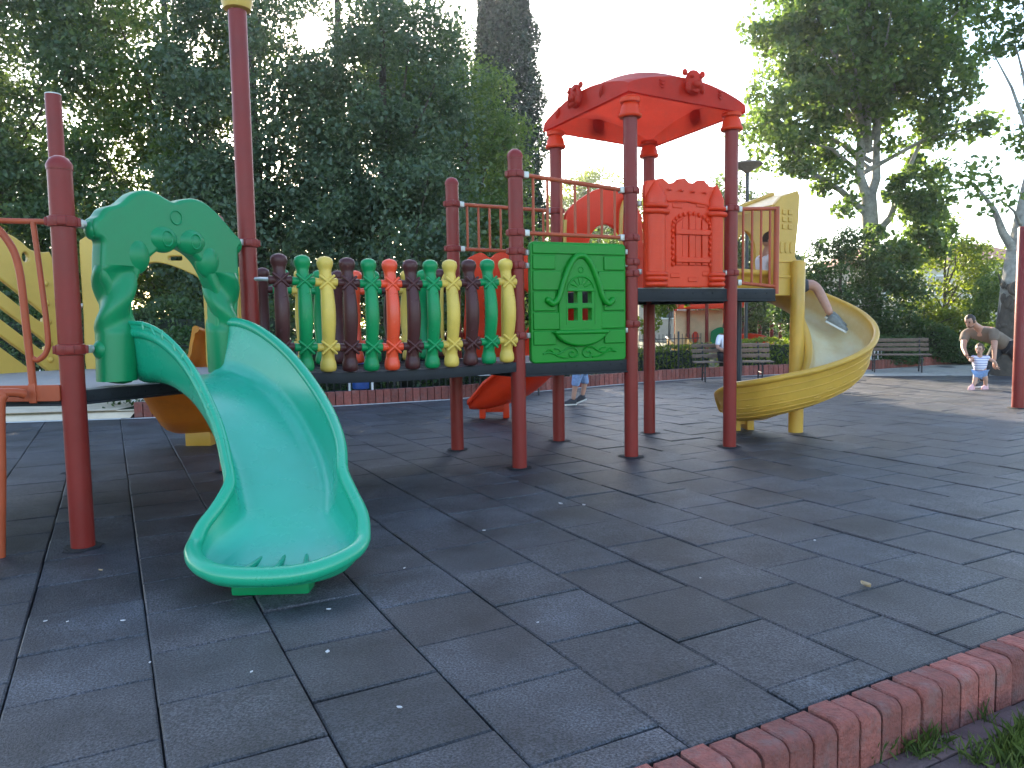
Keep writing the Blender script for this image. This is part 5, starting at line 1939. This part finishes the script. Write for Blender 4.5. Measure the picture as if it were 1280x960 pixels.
# ------------------------------------------------------------------ people
def skin_mesh(J, E_, lvl=2):
    names = list(J)
    me = bpy.data.meshes.new('sk')
    me.from_pydata([tuple(J[k][0]) for k in names], [(names.index(a), names.index(b)) for a, b in E_], [])
    o = bpy.data.objects.new('sk', me)
    col.objects.link(o)
    md = o.modifiers.new('s', 'SKIN')
    md.branch_smoothing = .4
    md.use_smooth_shade = True
    if not me.skin_vertices:
        raise RuntimeError('no skin layer')
    for i, k in enumerate(names):
        d = me.skin_vertices[0].data[i]
        r = J[k][1]
        d.radius = r if hasattr(r, '__len__') else (r, r)
        d.use_root = (i == 0)
    sb = o.modifiers.new('u', 'SUBSURF')
    sb.levels = sb.render_levels = lvl
    dg = bpy.context.evaluated_depsgraph_get()
    m2 = bpy.data.meshes.new_from_object(o.evaluated_get(dg))
    vs = [v.co.copy() for v in m2.vertices]
    fs = [tuple(p.vertices) for p in m2.polygons]
    bpy.data.objects.remove(o)
    bpy.data.meshes.remove(m2)
    bpy.data.meshes.remove(me)
    return vs, fs


def hand(m, w, d, sc=1., curl=.5, side=1):
    """palm, four bent fingers and a thumb at wrist w pointing along d"""
    w, d = Vector(w), Vector(d).normalized()
    s_ = d.orthogonal().normalized()
    s_ = (Vector((0, 1, 0)) - d * d.y)
    s_ = s_.normalized() if s_.length > .1 else d.orthogonal().normalized()
    n_ = d.cross(s_) * side
    rot = Matrix((d, s_, n_)).transposed()
    m.ball(w + d * .045 * sc, (.05 * sc, .038 * sc, .017 * sc), 10, rot)
    for i, (off, ln) in enumerate(((-.028, .062), (-.010, .075), (.009, .070), (.026, .054))):
        a = w + d * .08 * sc + s_ * off * sc
        b = a + (d * math.cos(curl * .5) + n_ * math.sin(curl * .5)) * ln * .5 * sc
        c = b + (d * math.cos(curl * 1.6) + n_ * math.sin(curl * 1.6)) * ln * .5 * sc
        m.tube([a, b, c], [.0095 * sc, .0088 * sc, .007 * sc], 6, round_end=True)
    a = w + d * .025 * sc - s_ * .034 * sc
    m.tube([a, a + (d * .7 - s_ * .6 + n_ * .3) * .032 * sc, a + (d * 1.5 - s_ * .8 + n_ * .7) * .034 * sc], [.011 * sc, .0105 * sc, .008 * sc], 6, round_end=True)


def shoe(root, ankle, dirv, L_, mat_, sole, name='shoe', h=.095):
    a, d = Vector(ankle), Vector(dirv).normalized()
    s_ = d.cross(Vector((0, 0, 1))).normalized()
    up = s_.cross(d)
    rings = []
    for t, w, hh in ((-.24, .5, .55), (-.2, .8, .95), (0, .95, 1.0), (.25, .95, .85), (.5, 1.1, .55), (.68, 1.0, .42), (.76, .55, .3)):
        c = a + d * t * L_
        rings.append([c + s_ * w * .19 * L_ * math.cos(q) + up * (max(0, math.sin(q)) * hh * h - (.0 if math.sin(q) >= 0 else .12 * h)) for q in np.linspace(0, 2 * math.pi, 12, endpoint=False)])
    o = MB().loft(rings).build(name, mat_, root, 60)
    rings = [[p0 + up * dz for p0 in [a + d * t * L_ + s_ * w * .20 * L_ * q for q in (-1, 1)] for dz in (0,)] for t, w, dz in ((-.25, .6, 0), (-.2, .9, 0), (.25, 1.0, 0), (.5, 1.12, 0), (.7, 1.0, 0), (.78, .55, 0))]
    vs = [p for r in rings for p in r]
    n = len(vs)
    vs2 = vs + [p - up * .022 for p in vs]
    fs = []
    k = len(rings)
    for i in range(k - 1):
        fs += [(2 * i, 2 * i + 1, 2 * i + 3, 2 * i + 2), (n + 2 * i, n + 2 * i + 2, n + 2 * i + 3, n + 2 * i + 1), (2 * i, 2 * i + 2, n + 2 * i + 2, n + 2 * i), (2 * i + 1, n + 2 * i + 1, n + 2 * i + 3, 2 * i + 3)]
    fs += [(0, n, n + 1, 1), (2 * k - 2, 2 * k - 1, n + 2 * k - 1, n + 2 * k - 2)]
    MB().add(vs2, fs).build('sole', sole, o)


def person(label, J, sk, cloth, face, up, hair, hands, shoes, headr, ell=None, beard=None, hairfull=1., group=None):
    """J: joints {name: (point, radius)}; cloth: [(name, joints, extra radius, material)]"""
    hp = Vector(J['pelvis'][0])
    lowest = min(Vector(p).z for p, r in J.values())
    root = thing('person', label, 'person', (hp.x, hp.y, max(0, lowest - .06)), group)
    E_ = [e for e in (('pelvis', 'belly'), ('belly', 'chest'), ('chest', 'neck'), ('neck', 'jaw'), ('jaw', 'skull'), ('skull', 'crown'),
                      ('chest', 'shL'), ('shL', 'elL'), ('elL', 'wrL'), ('chest', 'shR'), ('shR', 'elR'), ('elR', 'wrR'),
                      ('pelvis', 'hipL'), ('hipL', 'knL'), ('knL', 'anL'), ('pelvis', 'hipR'), ('hipR', 'knR'), ('knR', 'anR')) if e[0] in J and e[1] in J]
    b = MB().add(*skin_mesh(J, E_))
    f, u = Vector(face).normalized(), Vector(up).normalized()
    u = (u - f * u.dot(f)).normalized()
    s_ = f.cross(u)
    hc = Vector(J['skull'][0])
    R_ = Matrix((f, s_, u)).transposed()
    P = lambda x, y, z: hc + R_ @ Vector((x * headr, y * headr, z * headr))
    b.ball(P(0, 0, .05), (headr * 1.02, headr * .84, headr * 1.18), 18, R_)
    b.ball(P(.35, 0, -.75), (headr * .55, headr * .56, headr * .45), 14, R_)     # jaw
    b.tube([P(.98, 0, .15), P(1.10, 0, -.12), P(1.2, 0, -.30), P(1.02, 0, -.38)], [headr * .10, headr * .12, headr * .17, headr * .14], 8)
    for q in (-1, 1):
        b.ball(P(-.05, q * .86, -.1), (headr * .2, headr * .09, headr * .28), 10, R_)
    for (w, d, c) in hands:
        hand(b, w, d, c)
    body = b.build('body', sk, root, 70)
    m = MB()
    for q in (-1, 1):
        m.ball(P(.90, q * .34, .05), (headr * .09, headr * .13, headr * .09), 8, R_)
        m.tube([P(.93, q * .2, .24), P(.98, q * .36, .28), P(.86, q * .52, .22)], headr * .045, 6)
    m.tube([P(.93, -.22, -.66), P(1.0, 0, -.68), P(.93, .22, -.66)], headr * .045, 6)
    m.build('face', M_EYE, body)
    # hair cap: upper and rear shell of the skull
    m = MB()
    vs, fs = [], []
    N1, N2 = 12, 20
    for i in range(N1 + 1):
        t = (math.pi * .60) * i / N1
        for j in range(N2):
            a = 2 * math.pi * j / N2
            x, y, z = math.sin(t) * math.cos(a), math.sin(t) * math.sin(a), math.cos(t)
            lim = 1.0
            # hairline: cut back at the face
            cut = .28 if x > .3 else -.5
            zz_ = z
            k = 1.07 * hairfull * (1 + .03 * math.sin(7 * a + 5 * t))
            if x > .35 and z < .62:
                k = .96
            vs.append(P(x * 1.02 * k, y * .84 * k, .05 + zz_ * 1.18 * k))
    for i in range(N1):
        for j in range(N2):
            a_, b_ = i * N2 + j, i * N2 + (j + 1) % N2
            fs.append((a_, b_, b_ + N2, a_ + N2))
    m.add(vs, fs)
    m.build('hair', hair, body, 70)
    if beard:
        m = MB().ball(P(.32, 0, -.92), (headr * .60, headr * .62, headr * .36), 14, R_)
        m.build('beard', beard, body, 70)
    for nm, js, ex, mt in cloth:
        JJ = {}
        for k in js:
            src, extra = (k if isinstance(k, tuple) else (k, 0))
            p, r = J[src] if src in J else extra
            r = r if not hasattr(r, '__len__') else max(r)
            JJ[src] = (p, r + ex)
        for nm2, e_ in EXTRA.get(nm + label[:6], {}).items():
            JJ[nm2] = e_
        EE = [e for e in E_ + [('shL', 'slL'), ('shR', 'slR'), ('knL', 'heL'), ('knR', 'heR'), ('hipL', 'leL'), ('hipR', 'leR'), ('pelvis', 'hem')] if e[0] in JJ and e[1] in JJ]
        MB().add(*skin_mesh(JJ, EE)).build(nm, mt, body, 70)
    for (a, d, L_, ms, so_, nm) in shoes:
        shoe(body, a, d, L_, ms, so_, nm)
    return root


def lerp(a, b, t):
    return tuple(Vector(a).lerp(Vector(b), t))


EXTRA = {}
# bending man
J = {}
def set_(k, p, r):
    J[k] = (tuple(p), r)


set_('pelvis', (9.48, 14.58, .82), .125)
set_('belly', (9.24, 14.48, .95), .135)
set_('chest', (8.98, 14.38, 1.07), .15)
set_('neck', (8.76, 14.29, 1.17), .058)
set_('jaw', (8.70, 14.26, 1.20), .06)
set_('skull', (8.60, 14.22, 1.27), .082)
set_('crown', (8.57, 14.21, 1.33), .06)
set_('shL', (9.00, 14.14, 1.06), .075)
set_('elL', (8.93, 14.0, .74), .046)
set_('wrL', (8.90, 13.95, .52), .033)
set_('shR', (8.70, 14.54, 1.03), .075)
set_('elR', (8.52, 14.28, .76), .046)
set_('wrR', (8.46, 14.06, .62), .033)
set_('hipL', (9.56, 14.48, .76), .115)
set_('knL', (9.80, 14.62, .45), .075)
set_('anL', (10.15, 14.9, .10), .05)
set_('hipR', (9.44, 14.68, .75), .115)
set_('knR', (9.14, 14.50, .46), .075)
set_('anR', (8.98, 14.42, .10), .05)
lab = 'man in tan shirt and black trousers bending over the toddler'
EXTRA['shirt' + lab[:6]] = {'slL': (lerp(J['shL'][0], J['elL'][0], .6), .078), 'slR': (lerp(J['shR'][0], J['elR'][0], .6), .078), 'hem': ((9.60, 14.62, .74), .15)}
person(lab, J, M_SKIN2, [('shirt', ['pelvis', 'belly', 'chest', 'shL', 'shR'], .034, M_TAN), ('trousers', ['pelvis', 'hipL', 'knL', 'anL', 'hipR', 'knR', 'anR'], .024, M_BLACKC)],
       (-.78, -.42, -.42), (-.3, -.15, .9), M_HAIR_D, [(J['wrL'][0], (-.1, -.1, -1), 1.0), (J['wrR'][0], (.35, -.4, -.7), 1.0)],
       [((8.96, 14.40, .03), (-.9, -.4, 0), .27, M_SHOE, M_SOLE, 'shoe'), ((10.15, 14.9, .05), (-.8, -.5, -.1), .27, M_SHOE, M_SOLE, 'shoe')], .102, beard=M_BEARD, hairfull=.985)

# toddler
J = {}
set_('pelvis', (8.66, 13.97, .33), .085)
set_('belly', (8.65, 13.97, .43), .088)
set_('chest', (8.64, 13.96, .54), .082)
set_('neck', (8.63, 13.95, .635), .036)
set_('jaw', (8.62, 13.94, .67), .045)
set_('skull', (8.615, 13.93, .755), .07)
set_('crown', (8.62, 13.93, .80), .05)
set_('shL', (8.74, 13.90, .59), .036)
set_('elL', (8.84, 13.84, .52), .028)
set_('wrL', (8.89, 13.85, .44), .021)
set_('shR', (8.55, 14.02, .59), .036)
set_('elR', (8.48, 13.98, .56), .028)
set_('wrR', (8.46, 13.93, .52), .021)
set_('hipL', (8.70, 13.93, .30), .066)
set_('knL', (8.74, 13.93, .19), .044)
set_('anL', (8.78, 13.98, .055), .03)
set_('hipR', (8.62, 14.01, .30), .066)
set_('knR', (8.57, 13.96, .19), .044)
set_('anR', (8.53, 13.95, .055), .03)
lab = 'toddler in striped top and blue shorts walking between the man\'s hands'
EXTRA['striped_top' + lab[:6]] = {'slL': (lerp(J['shL'][0], J['elL'][0], .35), .05), 'slR': (lerp(J['shR'][0], J['elR'][0], .35), .05)}
EXTRA['shorts' + lab[:6]] = {'leL': (lerp(J['hipL'][0], J['knL'][0], .7), .058), 'leR': (lerp(J['hipR'][0], J['knR'][0], .7), .058)}
person(lab, J, M_SKIN, [('striped_top', ['pelvis', 'belly', 'chest', 'shL', 'shR'], .030, M_STRIPE), ('shorts', ['pelvis', 'hipL', 'hipR'], .012, M_JEAN)],
       (-.75, -.62, -.1), (0, 0, 1), M_HAIR_L, [(J['wrL'][0], (.3, -.1, -.8), .55), (J['wrR'][0], (-.3, -.3, .2), .55)],
       [((8.79, 13.98, .025), (-.85, -.3, 0), .14, M_PINK, M_PINK, 'sandal'), ((8.52, 13.95, .025), (-.9, -.4, 0), .14, M_PINK, M_PINK, 'sandal')], .080, hairfull=1.03)

# boy walking behind the green window panel
J = {}
bx, by = 1.06, 12.45
set_('pelvis', (bx + .06, by, .66), .10)
set_('belly', (bx + .06, by, .78), .10)
set_('chest', (bx + .05, by, .94), .105)
set_('neck', (bx + .04, by, 1.08), .045)
set_('jaw', (bx + .02, by - .01, 1.12), .05)
set_('skull', (bx + .02, by - .01, 1.20), .075)
set_('crown', (bx + .02, by, 1.25), .055)
set_('shL', (bx + .05, by - .14, 1.0), .045)
set_('elL', (bx + .12, by - .17, .80), .034)
set_('wrL', (bx + .06, by - .18, .62), .026)
set_('shR', (bx + .05, by + .14, 1.0), .045)
set_('elR', (bx + .0, by + .17, .80), .034)
set_('wrR', (bx - .08, by + .17, .64), .026)
set_('hipL', (bx + .04, by - .075, .60), .085)
set_('knL', (bx - .02, by - .08, .35), .052)
set_('anL', (bx - .06, by - .06, .085), .036)
set_('hipR', (bx + .08, by + .075, .60), .085)
set_('knR', (bx + .15, by + .06, .37), .052)
set_('anR', (bx + .10, by + .05, .14), .036)
lab = 'child in pale blue knee shorts walking behind the green window panel'
EXTRA['knee_shorts' + lab[:6]] = {'heL': (lerp(J['knL'][0], J['anL'][0], .12), .066), 'heR': (lerp(J['knR'][0], J['anR'][0], .12), .066)}
EXTRA['shirt' + lab[:6]] = {'slL': (lerp(J['shL'][0], J['elL'][0], .6), .046), 'slR': (lerp(J['shR'][0], J['elR'][0], .6), .046)}
person(lab, J, M_SKIN, [('shirt', ['pelvis', 'belly', 'chest', 'shL', 'shR'], .014, M_GREYC), ('knee_shorts', ['pelvis', 'hipL', 'knL', 'hipR', 'knR'], .022, M_JEAN)],
       (-1, -.1, -.05), (0, 0, 1), M_HAIR_D, [(J['wrL'][0], (-.3, 0, -1), .75), (J['wrR'][0], (-.4, 0, -1), .75)],
       [((bx - .06, by - .06, .032), (-1, -.15, 0), .22, M_SHOE, M_SOLE, 'shoe'), ((bx + .11, by + .05, .085), (-.95, -.1, -.35), .22, M_SHOE, M_SOLE, 'shoe')], .088)

# child starting down the spiral slide
J = {}
set_('pelvis', (3.29, 9.66, 1.80), .10)
set_('belly', (3.25, 9.65, 1.92), .10)
set_('chest', (3.21, 9.64, 2.08), .105)
set_('neck', (3.22, 9.63, 2.22), .045)
set_('jaw', (3.25, 9.62, 2.26), .05)
set_('skull', (3.26, 9.61, 2.35), .075)
set_('crown', (3.25, 9.61, 2.40), .055)
set_('shL', (3.19, 9.78, 2.14), .045)
set_('elL', (3.27, 9.86, 1.95), .034)
set_('wrL', (3.47, 9.85, 1.90), .026)
set_('shR', (3.23, 9.50, 2.14), .045)
set_('elR', (3.31, 9.42, 1.95), .034)
set_('wrR', (3.51, 9.44, 1.90), .026)
set_('hipL', (3.35, 9.72, 1.76), .085)
set_('knL', (3.83, 9.62, 1.80), .068)
set_('anL', (3.97, 9.46, 1.45), .048)
set_('hipR', (3.35, 9.58, 1.76), .085)
set_('knR', (3.79, 9.46, 1.78), .068)
set_('anR', (3.91, 9.29, 1.40), .048)
lab = 'seated child in dark shorts starting down the yellow spiral slide'
EXTRA['shirt' + lab[:6]] = {'slL': (lerp(J['shL'][0], J['elL'][0], .6), .046), 'slR': (lerp(J['shR'][0], J['elR'][0], .6), .046)}
EXTRA['shorts' + lab[:6]] = {'leL': (lerp(J['hipL'][0], J['knL'][0], .9), .10), 'leR': (lerp(J['hipR'][0], J['knR'][0], .9), .10)}
person(lab, J, M_SKIN2, [('shirt', ['pelvis', 'belly', 'chest', 'shL', 'shR'], .026, M_WSHIRT), ('shorts', ['pelvis', 'hipL', 'hipR'], .022, M_GREYC)],
       (.9, -.3, -.15), (0, 0, 1), M_HAIR_D, [(J['wrL'][0], (1, 0, -.3), .8), (J['wrR'][0], (1, 0, -.3), .8)],
       [((3.97, 9.44, 1.36), (.72, -.4, -.5), .27, M_SHOEG, M_SOLE, 'shoe'), ((3.91, 9.27, 1.31), (.72, -.45, -.5), .27, M_SHOEG, M_SOLE, 'shoe')], .088)

# person sitting on the bench beneath the high deck
J = {}
bx, by = 4.78, 16.80
set_('pelvis', (bx, by, .55), .12)
set_('belly', (bx, by + .02, .70), .12)
set_('chest', (bx, by + .04, .90), .13)
set_('neck', (bx, by, 1.08), .05)
set_('jaw', (bx - .02, by - .03, 1.13), .055)
set_('skull', (bx - .02, by - .03, 1.22), .082)
set_('crown', (bx - .02, by - .02, 1.28), .06)
set_('shL', (bx + .18, by, 1.0), .055)
set_('elL', (bx + .24, by - .08, .76), .04)
set_('wrL', (bx + .12, by - .28, .68), .03)
set_('shR', (bx - .18, by, 1.0), .055)
set_('elR', (bx - .24, by - .08, .76), .04)
set_('wrR', (bx - .12, by - .28, .68), .03)
set_('hipL', (bx + .09, by - .04, .53), .10)
set_('knL', (bx + .12, by - .46, .54), .07)
set_('anL', (bx + .12, by - .48, .10), .045)
set_('hipR', (bx - .09, by - .04, .53), .10)
set_('knR', (bx - .12, by - .46, .54), .07)
set_('anR', (bx - .12, by - .50, .10), .045)
lab = 'seated adult in white shirt and dark trousers on the bench beneath the high deck'
EXTRA['shirt' + lab[:6]] = {'slL': (lerp(J['shL'][0], J['elL'][0], .9), .052), 'slR': (lerp(J['shR'][0], J['elR'][0], .9), .052)}
person(lab, J, M_SKIN2, [('shirt', ['pelvis', 'belly', 'chest', 'shL', 'shR'], .02, M_WSHIRT), ('trousers', ['pelvis', 'hipL', 'knL', 'anL', 'hipR', 'knR', 'anR'], .022, M_BLACKC)],
       (-.2, -1, -.1), (0, 0, 1), M_HAIR_D, [(J['wrL'][0], (-.5, -1, -.3), 1), (J['wrR'][0], (.5, -1, -.3), 1)],
       [((bx + .12, by - .48, .03), (0, -1, 0), .26, M_SHOE, M_SOLE, 'shoe'), ((bx - .12, by - .50, .03), (-.1, -1, 0), .26, M_SHOE, M_SOLE, 'shoe')], .098)

# ------------------------------------------------------------------ thin backlit haze
m = MB()
m.add([(-70, -12, -1.3), (70, -12, -1.3), (70, 120, -1.3), (-70, 120, -1.3), (-70, -12, 24), (70, -12, 24), (70, 120, 24), (-70, 120, 24)],
      [(0, 3, 2, 1), (4, 5, 6, 7), (0, 1, 5, 4), (1, 2, 6, 5), (2, 3, 7, 6), (3, 0, 4, 7)])
hz = m.build('haze', None, kind='stuff')
hm = bpy.data.materials.new('haze_air')
hm.use_nodes = True
hn = hm.node_tree
hn.nodes.clear()
pv = nd(hn, 'ShaderNodeVolumePrincipled')
pv.inputs['Color'].default_value = (.92, .94, 1, 1)
pv.inputs['Density'].default_value = .0010
pv.inputs['Anisotropy'].default_value = .86
ho_ = nd(hn, 'ShaderNodeOutputMaterial')
hn.links.new(pv.outputs[0], ho_.inputs['Volume'])
hz.data.materials.append(hm)

# the low sun itself, far beyond the haze
M_SUN = bpy.data.materials.new('sun_fire')
M_SUN.use_nodes = True
q = M_SUN.node_tree.nodes['Principled BSDF']
q.inputs['Base Color'].default_value = (0, 0, 0, 1)
q.inputs['Emission Color'].default_value = (1, .86, .6, 1)
q.inputs['Emission Strength'].default_value = 60
p = Vector((0, 0, HCAM)) + SUN * 900
MB().ball(p, 9, 24).build('sun', M_SUN, None, kind='structure')

# disc lamp seen between the tower and the big poplar
root = thing('street_lamp', 'flat disc topped park lamp between the castle panel and the big poplar', 'street lamp', (6.25, 20.2, .1))
MB().tube([(6.25, 20.2, .05), (6.25, 20.2, 5.2)], .05, 10).build('pole', M_IRON, root)
MB().lathe([(.06, 5.18), (.12, 5.24), (.36, 5.36), (.40, 5.40), (.36, 5.44), (.1, 5.50), (.02, 5.51)], (6.25, 20.2, 0), 24).build('lamp_shade', M_WOOD, root)
